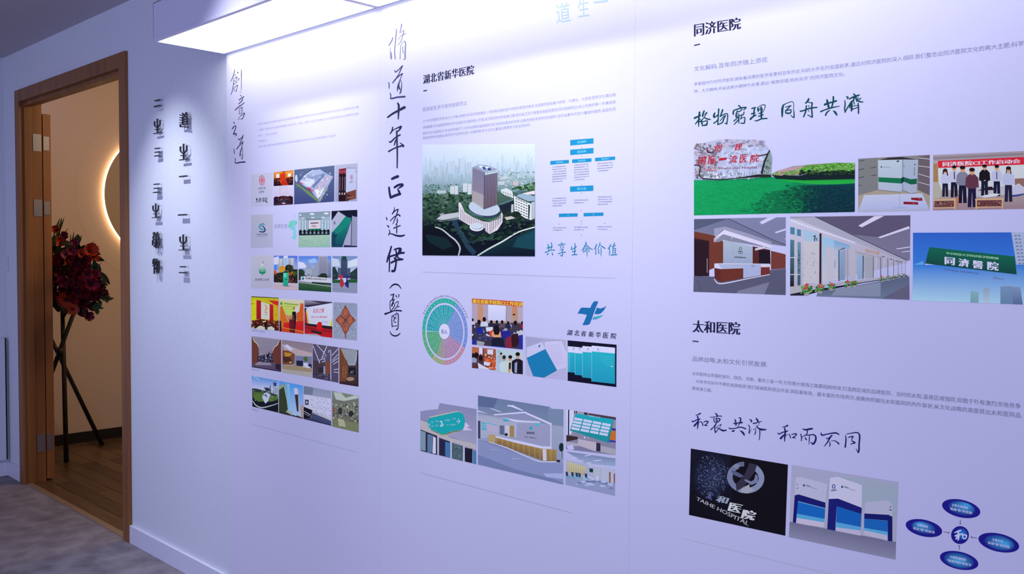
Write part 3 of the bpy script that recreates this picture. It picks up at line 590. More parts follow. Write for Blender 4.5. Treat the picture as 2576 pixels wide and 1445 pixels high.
# row two
P = Pic('pale tile with a teal and blue S shaped emblem', PA, A, w1, 'printed_logo_tile')
P.g('cacade', 'c8c8e4', 430,850, 760,838, 760,1340, 425,1350)
P.b('38a8b8', 640,1000,10, 610,985,18, 570,1000,20, 556,1035,20, 585,1062,18, 625,1075,16).b('284888', 610,1015,12, 640,1060,18, 640,1090,20, 610,1108,20, 560,1100,16).e('6c6cc0', 596, 1018, 13, 13).e('c8c8de', 596, 1018, 5, 5)
P.t('50506c', '中国农业科技', 515,1135, 680,1130, 680,1158, 515,1160, bold=.02).l('70708c', 4, 515,1180, 678,1176).done()
P = Pic('pale blue lettering and a mint green brush figure', PA, A, w1, 'printed_lettering')
P.t('98a0cc', '活源生成', 780,990, 980,980, 980,1048, 780,1050).e('b8d4ec', 1098, 865, 16, 12)
P.b('8cdcd4', 1010,1000,20, 1040,960,50, 1110,950,30).b('84d8c8', 1020,1020,60, 1070,1000,50, 1110,970,40).b('90dce4', 1070,940,30, 1080,1000,30, 1070,1060,50, 1040,1030,30).b('8ce4ec', 1050,1070,20, 1090,1080,40, 1100,1110,30, 1070,1130,24, 1110,1160,24, 1060,1190,30, 1100,1205,30).b('a8e8f0', 1080,900,14, 1095,930,20).done()
P = Pic('photograph of a pale green meeting hall with ceiling lights', PA, A, w1)
P.g('90a4b4', 'b0d4cc', 1150,815, 1630,792, 1630,1338, 1150,1338).p('a8bccc', 1150,880, 1290,920, 1290,1080, 1150,1090).p('a8c0d0', 1480,910, 1632,870, 1632,1080, 1480,1080)
for q in ((1355, 835, 36, 14), (1570, 826, 36, 14), (1220, 900, 30, 9), (1365, 890, 30, 8), (1520, 888, 28, 9), (1175, 850, 20, 10)): P.e('f0fcff', *q)
P.p('8498ac', 1200,905, 1530,900, 1480,925, 1300,930)
for x in (1170, 1215, 1255, 1510, 1560, 1600): P.l('d8ecf8', 12, x, 930, x, 1070).l('889cb0', 5, x+13, 930, x+13, 1070)
P.p('e4d8e4', 1305,930, 1480,925, 1480,1055, 1305,1060).l('505868', 16, 1330,975, 1450,970).l('706878', 8, 1345,1010, 1400,1008, 1420,1028, 1350,1028).l('98a4b0', 6, 1490,972, 1545,970).p('2c8870', 1295,1060, 1490,1055, 1490,1095, 1295,1095)
P.p('20303c', 1155,1095, 1620,1080, 1622,1150, 1158,1160)
for i in range(8): x = 1180+i*60; P.e('101c28', x, 1098-i, 18, 24).p('9cacb8', x+20,1100, x+42,1100, x+44,1136, x+18,1138)
P.g('b8d4c4', '9ccab8', 1150,1162, 1630,1150, 1630,1338, 1150,1338).s_(90, ['b0d0bc', 'a8ccb8', 'b4d4b8', 'a4c8b8'], 1160,1180, 1620,1325, 10, 2.4).l('18242c', 10, 1158,1150, 1620,1146).done()
P = Pic('photograph of a teal and white brochure on black', PA, A, w1)
P.g('141830', '282c50', 1650,790, 2040,772, 2038,1338, 1648,1338).p('bcc0d8', 1750,795, 1870,870, 1700,1090, 1650,1110, 1650,940).g('1c9888', '144c64', 1855,875, 1975,905, 1800,1338, 1648,1338).p('1c9080', 1860,872, 1960,900, 1800,1100, 1650,1180, 1650,1120, 1760,1000)
P.p('144c60', 1648,1150, 1700,1100, 1720,1338, 1648,1338).p('a4a4c4', 1965,870, 2040,880, 2038,1338, 1810,1338).p('b4b4d4', 1870,1180, 1950,930, 1945,1300, 1820,1330).l('202848', 9, 1955,880, 1948,1310).l('303860', 6, 1955,900, 1900,1080, 1800,1338).p('2c3458', 1840,1305, 2038,1320, 2038,1338, 1830,1338).e('7088a0', 1695, 970, 14, 26).p('b8bcd4', 1960,860, 1985,870, 1975,885).done()
# row three
P = Pic('pale tile with a layered green pine tree emblem', PA, A2, w2, 'printed_logo_tile')
P.g('c8c8e0', 'bebedc', 432,142, 760,138, 760,635, 428,640)
P.p('d4dce8', 600,262, 625,275, 610,310, 575,300, 580,270).p('a4d0c0', 555,310, 590,320, 605,300, 625,320, 655,308, 635,335, 605,345, 570,335).p('58b898', 545,340, 600,355, 660,335, 640,365, 605,375, 560,365).p('28a07c', 540,362, 600,385, 665,362, 640,395, 605,405, 560,395).p('209070', 545,390, 600,405, 665,385, 635,415, 612,420, 605,440, 596,440, 592,418, 565,412)
P.b('484868', 608,228,4, 618,238,6, 605,258,6).t('24243c', '北京理工大学', 490,485, 702,488, 702,528, 490,522, bold=.018, skew=.2).done()
P = Pic('photograph of a green bottle sculpture before an orange tree and tower', PA, A2, w2)
P.K(775,142, 1135,145, 1135,662, 775,648); P.g('5c7ce0', 'a8bcec', 775,142, 1135,145, 1135,400, 775,400).p('dce4f8', 775,170, 850,150, 860,260, 800,290, 775,270).p('5894f0', 782,290, 815,270, 828,350, 800,370, 775,350)
P.g('d8dcec', 'b4b8cc', 840,190, 1080,180, 1085,360, 850,360).p('f0f0fc', 925,145, 985,145, 990,180, 920,182)
for y in range(200, 300, 20): P.l('6878a0', 8, 895,y, 925,y+4).l('6878a0', 8, 990,y, 1040,y+3)
for x in (855, 870, 1060, 1075): P.l('8890b0', 4, x, 195, x, 340)
P.p('a4c8f4', 930,190, 980,190, 980,280, 930,290).p('24241c', 775,430, 850,400, 920,380, 960,290, 1000,275, 1050,290, 1075,350, 1135,350, 1135,560, 775,545).e('e09430', 900, 345, 50, 46).p('e8a034', 855,330, 945,320, 945,380, 880,400, 850,370).p('f06828', 775,365, 800,360, 830,405, 800,425, 775,425)
P.s_(110, ['2c2c20', '403c28', '584028', '6c5c30', '181810'], 780,400, 1130,540, 11).s_(40, ['383c28', '4c4a38'], 955,290, 1070,380, 10).s_(24, ['e07024', 'c85820'], 1000,390, 1060,440, 8).s_(20, ['b84850', '8c3c50'], 1010,490, 1080,550, 9).s_(20, ['48881c', '88a048'], 1060,380, 1130,440, 8)
P.g('c8c0d8', 'd4b8c4', 775,548, 1135,562, 1135,662, 775,648).l('b8a0ac', 3, 775,600, 1135,620).p('605870', 880,592, 1060,600, 960,608).g('40c4a8', '28a890', 915,400, 998,400, 990,600, 915,600).l('788ca0', 10, 925,390, 930,375, 990,372, 998,400, 998,540).p('88e8d0', 930,410, 960,410, 955,470, 930,470).l('186c70', 14, 945,500, 980,500).done()
P = Pic('photograph of grey towers behind a long white entrance sign', PA, A2, w2)
P.K(1150,148, 1645,148, 1645,695, 1150,665); P.g('5888e8', 'b4ccf8', 1150,148, 1645,148, 1645,420, 1150,440).p('e0ecff', 1150,230, 1230,250, 1290,330, 1150,330).p('a4c4f8', 1290,210, 1400,180, 1440,240, 1330,260)
P.p('98a4c8', 1240,470, 1245,330, 1268,320, 1270,255, 1305,248, 1310,285, 1350,300, 1352,470).p('9ca4c0', 1352,470, 1352,340, 1390,320, 1388,262, 1450,250, 1450,470).g('b4b0c8', '8c90b4', 1452,150, 1590,150, 1600,470, 1450,470).g('8c98b8', '7480a4', 1590,240, 1645,230, 1645,480, 1598,480)
for x in range(1464, 1588, 14): P.l('646c90', 5, x, 160, x+3, 430)
for x in range(1256, 1345, 14): P.l('c8ccd8', 4, x, 340, x, 450)
for y in range(190, 430, 26): P.l('a4a4c0', 3, 1455, y, 1590, y)
P.p('284038', 1150,350, 1200,345, 1240,380, 1240,500, 1150,520).s_(40, ['30483c', '20342c', '405850'], 1150,360, 1250,510, 10).s_(26, ['485c54', '303c38'], 1240,430, 1640,470, 9).p('283830', 1460,440, 1500,410, 1560,410, 1590,460, 1590,480, 1450,470)
P.p('d4d4e8', 1182,460, 1250,455, 1610,480, 1612,552, 1185,525).t('202038', '首都信息科技大学', 1255,470, 1580,492, 1580,520, 1255,498, bold=.03).e('3c78a0', 1217, 490, 18, 20).g('486c50', '1c5034', 1150,530, 1645,590, 1645,695, 1150,665).l('c8ccd8', 8, 1150,545, 1400,575, 1645,610).p('183830', 1350,540, 1645,560, 1645,585, 1350,560).done()
P = Pic('photograph of a red and blue star sculpture before a dark tower', PA, A2, w2)
P.K(1662,148, 2040,150, 2040,715, 1662,690); P.g('7890c8', 'bcc8e8', 1662,148, 2040,150, 2040,400, 1662,400).p('c8d4f0', 1662,180, 1760,200, 1780,300, 1662,300).p('d4dcf4', 1900,230, 2040,180, 2040,300, 1900,320).g('3c5068', '34486c', 1795,200, 1885,200, 1890,480, 1790,480).p('2c4c50', 1808,150, 1870,150, 1885,205, 1795,205).p('506480', 1745,330, 1795,325, 1795,480, 1745,480).p('506080', 1885,335, 1935,330, 1935,480, 1885,480)
for x in (1812, 1830, 1848, 1866): P.l('5c6c8c', 3, x, 210, x, 450)
P.p('2c3c44', 1662,320, 1700,310, 1745,400, 1745,500, 1662,510).p('2c4048', 1935,400, 2040,320, 2040,500, 1935,500).s_(50, ['34484c', '607080', '203034'], 1662,400, 2040,500, 9).p('28603c', 1662,510, 2040,500, 2040,552, 1662,555).g('8c98b8', '9ca0c4', 1662,555, 2040,552, 2040,715, 1662,690)
for y in (640, 662, 684): P.l('7480a4', 4, 1662,y, 2040,y+16)
P.p('484090', 1840,360, 1870,440, 1850,455, 1815,450).p('d82838', 1745,450, 1815,442, 1825,470, 1785,480).p('30347c', 1860,445, 1950,455, 1880,500).p('c03048', 1780,480, 1812,490, 1830,560, 1850,565, 1805,628, 1778,600).p('282c84', 1850,560, 1880,480, 1910,560, 1908,638, 1860,600).e('c8d4e8', 1850, 520, 22, 30).done()
# row four
P = Pic('photograph of a banquet stage with red curtains and yellow light', PA, A2, w3)
P.g('b8b828', 'c08020', 433,757, 848,780, 852,1282, 433,1240).p('3c3420', 435,755, 848,778, 848,790, 435,770).p('c4d020', 435,800, 515,810, 515,1100, 440,1140).p('d0a828', 760,860, 845,800, 850,1120, 770,1130).s_(60, ['e8b030', 'a07818', 'd8d040', 'c05018'], 440,790, 848,1130, 12, .7)
P.g('b01c30', '981428', 512,815, 582,825, 582,1110, 512,1105).g('b82430', 'a01424', 710,870, 768,890, 768,1140, 712,1130).p('d03028', 690,815, 845,830, 845,900, 780,880).p('ece0cc', 582,840, 712,880, 712,1112, 582,1100).b('e09020', 640,890,10, 670,930,16, 645,980,14).l('c03040', 10, 640,1000, 672,1004).l('9890a0', 7, 640,1030, 680,1034)
P.p('501c18', 433,1130, 590,1105, 720,1130, 850,1140, 852,1282, 433,1240).s_(120, ['180c10', '703018', 'c89040', 'e0d0b0', '402018', 'a04020'], 436,1120, 850,1240, 13).p('e0d8b8', 530,1220, 580,1200, 640,1230, 640,1262, 530,1250).p('ece4cc', 680,1230, 740,1210, 790,1250, 780,1275, 680,1262).e('281828', 505, 1200, 24, 40).e('201420', 650, 1190, 24, 44).done()
P = Pic('photograph of a speaker at a red lectern before orange flames', PA, A2, w3)
P.g('dce8c0', 'e07030', 862,795, 1225,815, 1228,1332, 860,1290).p('b4d470', 870,830, 1150,880, 1160,1000, 1000,1060, 900,960).p('d8f0d0', 1060,950, 1160,900, 1160,1000, 1120,1010).p('e8702c', 870,920, 900,900, 960,1060, 1040,1290, 870,1280).p('e85c28', 1180,860, 1225,870, 1228,1200, 1130,1200, 1120,1010, 1160,990).l('506050', 8, 935,868, 1150,885).l('90a078', 6, 945,905, 1060,915).e('4c8c50', 888, 868, 16, 22)
P.g('c82828', 'c02020', 930,1160, 1228,1130, 1228,1332, 900,1290).p('d04828', 900,1220, 1228,1280, 1228,1332, 860,1290).p('20182c', 1055,990, 1110,990, 1118,1080, 1100,1240, 1090,1318, 1060,1310, 1050,1100).e('b86858', 1080, 940, 15, 26).p('6c1828', 1005,1105, 1085,1100, 1080,1310, 1015,1300).s_(30, ['e84838', 'f08868', '487030'], 980,1050, 1080,1130, 10).p('181428', 862,1130, 885,1130, 890,1292, 862,1290).l('f0b848', 5, 900,1230, 1100,1270, 1225,1300).done()
P = Pic('photograph of an event backdrop with red lettering and red floor', PA, A2, w3)
P.K(1240,812, 1660,845, 1662,1388, 1240,1335); P.g('9890b4', '302848', 1240,812, 1660,845, 1660,860, 1240,920).p('2c2840', 1240,900, 1660,850, 1660,862, 1280,925).p('3c3850', 1330,818, 1660,845, 1658,862, 1500,870).p('282440', 1240,940, 1290,930, 1330,1180, 1240,1190)
P.g('d0ccf0', 'c4c8e8', 1268,925, 1660,858, 1662,1220, 1310,1172).p('d0b838', 1258,960, 1275,955, 1312,1175, 1288,1180).p('b02840', 1240,1000, 1262,980, 1290,1180, 1245,1180).p('c8c030', 1640,1140, 1660,1080, 1662,1225, 1628,1220)
P.t('c02860', '北京之夜', 1370,945, 1540,935, 1540,1005, 1370,1010, bold=.02, skew=.2).t('b02858', '2013.11.Annual', 1340,1058, 1575,1050, 1575,1085, 1340,1082, bold=.02).l('8890d0', 5, 1500,1130, 1600,1140).l('8890d0', 5, 1500,1155, 1600,1165)
P.g('902030', 'b82028', 1240,1165, 1662,1225, 1662,1388, 1240,1335).p('28202c', 1240,1165, 1420,1185, 1662,1215, 1662,1260, 1420,1225, 1240,1190).p('d01c24', 1450,1145, 1500,1150, 1510,1250, 1520,1290, 1415,1275, 1430,1180).p('30202c', 1340,1265, 1400,1275, 1500,1300, 1500,1340, 1340,1300).p('a8a0b8', 1240,1325, 1420,1330, 1500,1362, 1460,1362, 1240,1335).l('281820', 6, 1240,1230, 1662,1300).done()
P = Pic('photograph of a rust brown diamond of leaves on cracked stone', PA, A2, w3)
P.g('8c94bc', '9098bc', 1677,845, 2040,868, 2035,1430, 1673,1392)
for _ in range(60):
    x, y = P.r.uniform(1685, 2025), P.r.uniform(870, 1390); q = [(x+P.r.uniform(-24, 24), y+P.r.uniform(-24, 24)) for _ in range(3)]; P.l('54607c', 3, x, y, *q[0])
P.s_(70, ['a8b0d4', '7c84a8', '98a4c4'], 1685,870, 2025,1390, 13)
for dx, dy in ((0, -1), (0, 1), (-1, 0), (1, 0)):
    cx, cy = 1860+dx*75, 1118+dy*125; P.p('8c4c44', 1860+dx*155, 1118+dy*235, cx-dy*62-dx*8, cy+dx*95-dy*10, 1860+dx*8, 1118+dy*14, cx+dy*62-dx*8, cy-dx*95-dy*10)
    P.p('a86450', 1860+dx*120, 1118+dy*180, cx-dy*36, cy+dx*60, 1860+dx*20, 1118+dy*30, cx+dy*36, cy-dx*60).l('5c2c2c', 4, 1860,1118, 1860+dx*140, 1118+dy*210)
P.l('54282c', 9, 1785,1012, 1935,1225).l('54282c', 9, 1930,1012, 1790,1225).s_(40, ['783c38', 'b47058'], 1730,1000, 1990,1240, 10, 1, lambda x, y: abs(x-1860)/150+abs(y-1118)/230 < .9).l('884840', 16, 1858,1330, 1862,1395).done()
# row five
P = Pic('photograph of a lobby framed by two brown jagged walls', PA, A3, w3)
P.g('9088a8', '847c98', 330,28, 665,68, 665,435, 330,380).p('6c4038', 330,30, 345,45, 365,90, 390,110, 408,150, 412,260, 390,340, 332,360).p('6c3c38', 665,75, 645,75, 620,130, 590,150, 568,190, 572,330, 600,380, 665,400).b('e8c8b0', 342,42,6, 362,88,8, 390,112,8, 408,152,6).b('e8ccb8', 645,78,6, 620,130,8, 590,152,8, 570,195,6)
P.p('34304c', 395,260, 570,220, 575,330, 395,320).s_(70, ['8c90b4', '34344c', 'b0a8c4', '54486c'], 400,200, 570,320, 8, .6).p('201830', 500,270, 525,210, 535,215, 512,280).p('5c5074', 332,340, 600,330, 665,400, 665,435, 332,382).p('9488ac', 370,335, 540,335, 560,360, 380,355).l('281c30', 10, 332,375, 665,428).p('38243c', 600,340, 665,350, 665,420, 600,400).done()
P = Pic('photograph of a pale curved reception room with a plant', PA, A3, w3)
P.g('8c7c94', 'a09cb4', 675,68, 1018,112, 1015,498, 675,442).p('b4a4b8', 675,120, 740,130, 860,180, 1015,220, 1015,262, 840,250, 700,190).p('e8e0f0', 700,140, 735,120, 800,180, 760,190).p('7c4c38', 680,190, 740,190, 820,230, 815,330, 800,350, 680,350).p('b88840', 700,210, 790,225, 760,260, 710,260).p('4c3030', 680,260, 760,260, 790,310, 700,330)
P.p('8488b4', 820,245, 1012,262, 1012,360, 815,360)
for x in range(840, 1010, 18): P.l('545c90', 5, x, 258, x, 350)
P.p('242848', 838,305, 912,308, 912,370, 838,368).p('282c48', 975,345, 1012,345, 1012,392, 975,388).e('4c6c3c', 943, 290, 26, 28).p('e0e0f4', 918,330, 970,335, 965,370, 920,365).e('d8d0e4', 945, 385, 55, 16).p('9c8c7c', 680,365, 830,360, 1015,400, 1015,440, 680,400).p('a8a4b0', 675,400, 1015,440, 1015,498, 675,442).e('e8c890', 770, 326, 12, 8).done()
P = Pic('photograph of a corridor with white zigzag light lines', PA, A3, w3)
P.g('5c5474', '544c70', 1022,115, 1316,155, 1316,558, 1022,502).p('4c3c4c', 1030,300, 1160,330, 1160,460, 1030,455).p('7c4c40', 1168,315, 1222,320, 1222,460, 1168,455).p('302c40', 1085,385, 1145,380, 1145,440, 1090,445).p('9894b4', 1145,370, 1165,370, 1170,470, 1145,470).p('484060', 1022,455, 1225,460, 1225,540, 1022,500).s_(30, ['746c90', '342c44'], 1030,450, 1220,520, 9)
for q in ((1028,140, 1105,340, 1100,300, 1160,280), (1070,125, 1150,215, 1125,280, 1178,250, 1150,215, 1185,140), (1185,140, 1125,280), (1200,215, 1212,185, 1228,185, 1230,530), (1240,250, 1312,170), (1245,305, 1312,235), (1245,325, 1312,275), (1255,350, 1312,312), (1262,410, 1314,402), (1262,435, 1314,440), (1130,325, 1165,310, 1160,280)): P.l('ece8ff', 7, *q)
P.done()
P = Pic('narrow photograph of a timber lined room with a pale ceiling', PA, A3, w3)
P.g('5c5468', '3c2830', 1325,158, 1541,185, 1543,603, 1325,568).p('8c94ac', 1345,168, 1530,185, 1520,300, 1500,360, 1430,350, 1400,290).l('e4e4f4', 6, 1525,205, 1515,300, 1505,350, 1440,355, 1420,340).l('a4a8bc', 4, 1380,190, 1450,230, 1500,250).p('704838', 1325,170, 1345,170, 1400,290, 1425,350, 1425,450, 1400,540, 1325,545).l('c89870', 5, 1345,172, 1400,292).s_(20, ['94684c', '54342c'], 1330,300, 1420,500, 10, .4).l('b08060', 5, 1370,380, 1365,500).l('b08060', 5, 1395,380, 1392,500)
P.p('201c2c', 1430,380, 1510,380, 1515,470, 1430,460).s_(12, ['f0f0f0', 'c8c8d8'], 1450,420, 1490,450, 4).e('a08078', 1450, 515, 45, 22).p('301c24', 1527,200, 1541,190, 1543,603, 1530,590).p('382430', 1325,545, 1543,580, 1543,603, 1325,568).done()
# row six
P = Pic('photograph of a blue sky over a green lawn and tilted signs', PA, A3, w4)
P.K(330,478, 632,535, 633,898, 338,828); P.g('4c84d4', 'c8d8f4', 330,478, 630,535, 630,640, 335,650).l('a4c8f0', 8, 350,485, 420,520).p('303c3c', 335,620, 390,625, 470,645, 632,700, 633,898, 338,828).p('506c38', 345,670, 440,665, 632,720, 632,740, 560,770, 400,770, 350,720).p('141828', 340,730, 400,775, 560,775, 632,760, 633,898, 338,828).b('a8b0c8', 342,765,8, 380,815,12, 450,840,12, 560,815,10, 632,790,8)
P.p('acbce0', 455,690, 500,665, 545,690, 515,770, 485,795, 450,730).p('3c4c78', 480,690, 500,690, 500,712, 480,712).p('2c3448', 470,610, 520,615, 550,640, 540,660, 490,650).l('38405c', 10, 540,590, 545,700).p('8c98c0', 565,560, 605,570, 600,620, 632,610, 632,700, 580,670).p('30447c', 575,552, 612,560, 610,600, 578,590).s_(40, ['687c50', '384838', '8898a8'], 345,640, 630,760, 8).done()
P = Pic('photograph of a tilted sign column against blue sky', PA, A3, w4)
P.g('4c8ce0', '9cb4e4', 640,535, 912,590, 915,968, 640,902).gh('6c8ca8', '7cb0ec', 700,560, 760,570, 760,880, 700,850).p('8c9478', 640,590, 690,580, 710,640, 730,760, 740,900, 640,900).p('344030', 640,640, 700,600, 720,700, 740,860, 700,915, 640,900).l('98a4c0', 8, 700,600, 740,800)
P.p('dcd4e4', 808,620, 850,622, 858,690, 818,690).p('3c2c38', 820,695, 858,690, 862,880, 845,888).l('b8a4a8', 6, 860,640, 866,890).p('a48c88', 885,820, 912,800, 915,968, 890,950).p('302c38', 640,880, 740,900, 830,935, 850,930, 915,960, 915,968, 640,905).p('98a0b4', 740,870, 800,890, 790,930, 740,900).done()
P = Pic('photograph of a white brick wall above a dark wedge', PA, A3, w4)
P.g('8088b0', 'acacd0', 920,592, 1232,650, 1235,1048, 920,970).p('6c7498', 920,595, 1030,610, 1020,695, 920,690).gh('b4b4dc', 'c0c0e4', 920,690, 1232,740, 1232,960, 930,840)
for y in range(720, 900, 28):
    for x in range(1000, 1220, 46):
        if P.r.random() < .7: P.l('9898c0', 9, x+(y//28 % 2)*20, y+(x-1000)*.22, x+(y//28 % 2)*20+26, y+(x-970)*.22)
P.p('2c3c60', 935,750, 978,752, 975,810, 937,808).e('c8d0f0', 956, 780, 9, 14).p('141420', 920,830, 1020,870, 1000,960, 920,965).p('404878', 1010,905, 1232,1000, 1235,1048, 1000,990).p('34385c', 920,965, 1010,960, 1235,1040, 1235,1048, 920,972).l('202840', 7, 1010,900, 1232,995).l('e0e0f4', 6, 925,880, 1000,925).l('8890b0', 6, 925,905, 990,940).done()
P = Pic('photograph of a grey green shopping hall with people', PA, A3, w4)
P.g('747c80', '545450', 1242,650, 1546,708, 1547,1125, 1245,1055).p('a4acb8', 1260,665, 1340,670, 1400,730, 1500,700, 1545,712, 1540,735, 1380,765, 1290,755).p('686c70', 1243,740, 1400,770, 1546,735, 1546,790, 1243,790).p('5c8838', 1370,680, 1430,695, 1400,700)
P.s_(130, ['8c8c80', '3c3c3c', 'a4a49c', '605c54', '34343c', 'b0b0b8', '74504c'], 1250,790, 1540,1010, 12, .7, lambda x, y: y < 1000).p('707464', 1245,960, 1547,1020, 1547,1125, 1245,1055).p('9c9c94', 1310,960, 1380,980, 1400,1060, 1320,1050).e('34343c', 1335, 880, 24, 40).e('2c2c38', 1460, 910, 28, 34).s_(24, ['e4e4e8', 'c0c0c8'], 1270,780, 1520,990, 5).p('8c4c40', 1255,840, 1275,850, 1270,900, 1252,890).done()
# ------------------------------------------------------------------ middle panel pictures
B1 = (1040, 340, 4.014); B2 = (1040, 680, 4.516); B3 = (1040, 980, 4.25)
P = Pic('large aerial view of a grey glass tower rising from a round podium in a misty green city', PB, B1, 'd4d4ff')
x0, x1 = 90, 1227
P.K(90,95, 1227,90, 1227,1225, 90,1215)
P.g('dce4ff', 'd0e0fc', x0,95, x1,90, x1,250, x0,250).g('d0e0fc', 'b8d0e8', x0,250, x1,250, x1,400, x0,400).g('b8d0e8', '6c8c94', x0,400, x1,400, x1,560, x0,600).g('58786c', '182c30', x0,600, x1,560, x1,900, x0,900).p('10182c', x0,880, x1,880, x1,1225, x0,1215)
R_ = P.r
for _ in range(90):   # hazy far towers
    x = R_.uniform(x0+4, x1-30); y = R_.uniform(270, 480); t = (y-230)/240
    c = np.array([214-52*t, 228-46*t, 246-42*t])*R_.uniform(.97, 1.02); yt = y-R_.uniform(20, 90); ww = R_.uniform(9, 22); P.p('%02x%02x%02x' % tuple(int(min(v, 255)) for v in c), x, yt, x+ww, yt+R_.uniform(-3, 3), x+ww, y+60, x, y+60)
P.s_(260, ['8cacac', 'a8c0cc', '7c9c98', 'b8ccd8', 'c8d4e0', '90a8a0'], 850,370, 1225,560, 9, 1.6).s_(160, ['6c9090', '88a8a8', '98b4b8', '587c74'], 95,500, 600,620, 10, 1.4)
P.s_(240, ['385c48', '2c4c3c', '4c6c58', '203c30', '688478'], 95,570, 600,760, 13, 1.5).s_(120, ['34603c', '447048', '284830', '5c8850'], 960,480, 1225,560, 12, 1.5, lambda x, y: y > 560-(x-960)*.35)
P.s_(300, ['1c3830', '243c34', '30503c', '142828', '3c5c48'], 95,700, 1225,1000, 16, 1.6)
def blk(x, y, w, h, c='d8e0ec', n=4, v=True):
    P.p(c, x, y, x+w, y+2, x+w, y+h, x, y+h)
    for i in range(n): P.l('9cacc0', 2.5, x+2, y+8+i*(h-8)/n, x+w-2, y+9+i*(h-8)/n)
for q in ((500,485,44,90), (548,490,40,110), (372,515,40,80), (415,510,36,90), (240,560,90,30), (860,470,60,34), (880,420,70,30), (1010,470,50,40, 'e0c8cc')): blk(*q)
# street, river and bridges
P.p('0c1420', x0,940, 220,930, 320,975, 420,1050, 470,1140, 465,1220, x0,1215).g('143844', '101c30', 640,1222, 1226,930, 1226,1225, 640,1223).p('1c5060', 1050,1040, 1226,960, 1226,1160, 1000,1130).p('143038', 120,1000, 330,1040, 400,1120, 300,1160, 150,1080)
P.b('c0c8d0', 222,930,12, 290,955,14, 370,1020,16, 430,1070,16, 470,1140,16, 455,1215,14)
P.p('2c4860', 380,860, 430,840, 470,940, 560,1100, 640,1180, 600,1218, 530,1140, 430,960).b('dce8e8', 650,1218,14, 760,1150,16, 900,1075,16, 1060,980,14, 1226,930,12)
for i in range(22): t = i/22; P.l('405860', 4, 655+560*t, 1200-285*t+30*t*t, 672+560*t, 1213-285*t+30*t*t)
P.p('c8ccd8', 230,850, 290,805, 455,780, 460,830, 300,860).p('98a0b0', 250,860, 300,870, 460,835, 460,850, 270,875).p('a4a8b4', 260,800, 300,785, 310,795, 270,815)
P.s_(200, ['1c3c30', '2c5040', '182c28', '30584c'], 560,980, 1225,1060, 13, 1.6, lambda x, y: y < 1150-(x-650)*.42).l('587880', 4, 470,960, 560,1090, 800,1040, 815,1015).l('486870', 3, 500,990, 570,1075, 780,1030).s_(60, ['204034', '2c5044', '16282a'], 480,880, 720,1100, 13)
# podium
P.p('e4dcec', 455,685, 475,680, 520,780, 600,830, 700,870, 760,880, 860,850, 890,780, 880,730, 850,700, 890,740, 905,800, 900,880, 850,960, 770,1000, 700,950, 560,910, 460,850)
P.p('406c54', 480,690, 545,680, 535,730, 600,800, 720,840, 850,825, 880,780, 880,840, 760,875, 600,830, 520,780).e('b8ccd8', 715, 745, 160, 86, 30, 0, 360, 8).e('3c4c64', 712, 758, 158, 84, 30, 0, 360, 8).e('c8d4ec', 715, 735, 158, 80, 30, 0, 360, 8).p('5c7888', 555,750, 600,790, 700,815, 700,830, 600,810, 560,775)
P.p('282c44', 470,870, 460,850, 560,912, 700,950, 760,1000, 740,1000, 690,960, 560,920)
for i in range(34):
    t = i/33; x = 465+300*t; y = 700+190*t**.7 if t < .2 else 760+120*t; P.l('70586c' if i % 2 else 'f0e8f4', 4.6, x, y+16, x+2, 855+130*t)
for i in range(16):
    t = i/15; x = 765+130*t; P.l('5c4c64' if i % 2 else 'ece4f4', 4.6, x, 880-80*t, x+1, 1000-130*t)
P.p('20242c', 860,950, 905,880, 935,880, 920,930).e('20283c', 645, 960, 80, 55).e('e8ecf8', 640, 930, 72, 42).e('586c84', 642, 924, 58, 30).e('d4e0f0', 640, 918, 58, 32).p('4c8c64', 740,855, 800,850, 770,872)
# tower
P.g('8888a8', 'a898a8', 597,325, 720,375, 712,748, 590,665)
for i in range(24): y = 350+i*13; P.l('6c6c90', 3.2, 599,y, 718,y+34+i*1.6)
P.p('b8b0b8', 595,560, 715,610, 713,745, 591,665)
for i in range(8): y = 570+i*14; P.l('94889c', 3, 595,y, 714,y+46)
P.g('505478', '403850', 720,378, 848,350, 842,705, 712,750)
for i in range(9): x = 727+i*14.5; P.l('b8a0b0', 4.6, x, 402-i*3, x-6+i*.3, 742-i*4.6)
P.l('38385c', 7, 720,378, 712,748).p('c8d8ec', 722,375, 848,350, 848,378, 722,405).l('48a070', 7, 738,385, 760,378).l('8098b0', 6, 768,378, 835,362)
P.p('a0a8c8', 597,325, 660,300, 740,305, 848,345, 720,378).p('d8e8f8', 650,315, 690,308, 740,330, 700,345).p('4454a0', 690,325, 720,318, 740,340, 710,350).p('e0ecfc', 715,320, 755,318, 775,335, 745,345).p('38488c', 745,335, 770,330, 790,350, 760,360).e('e06880', 648, 366, 5, 5)
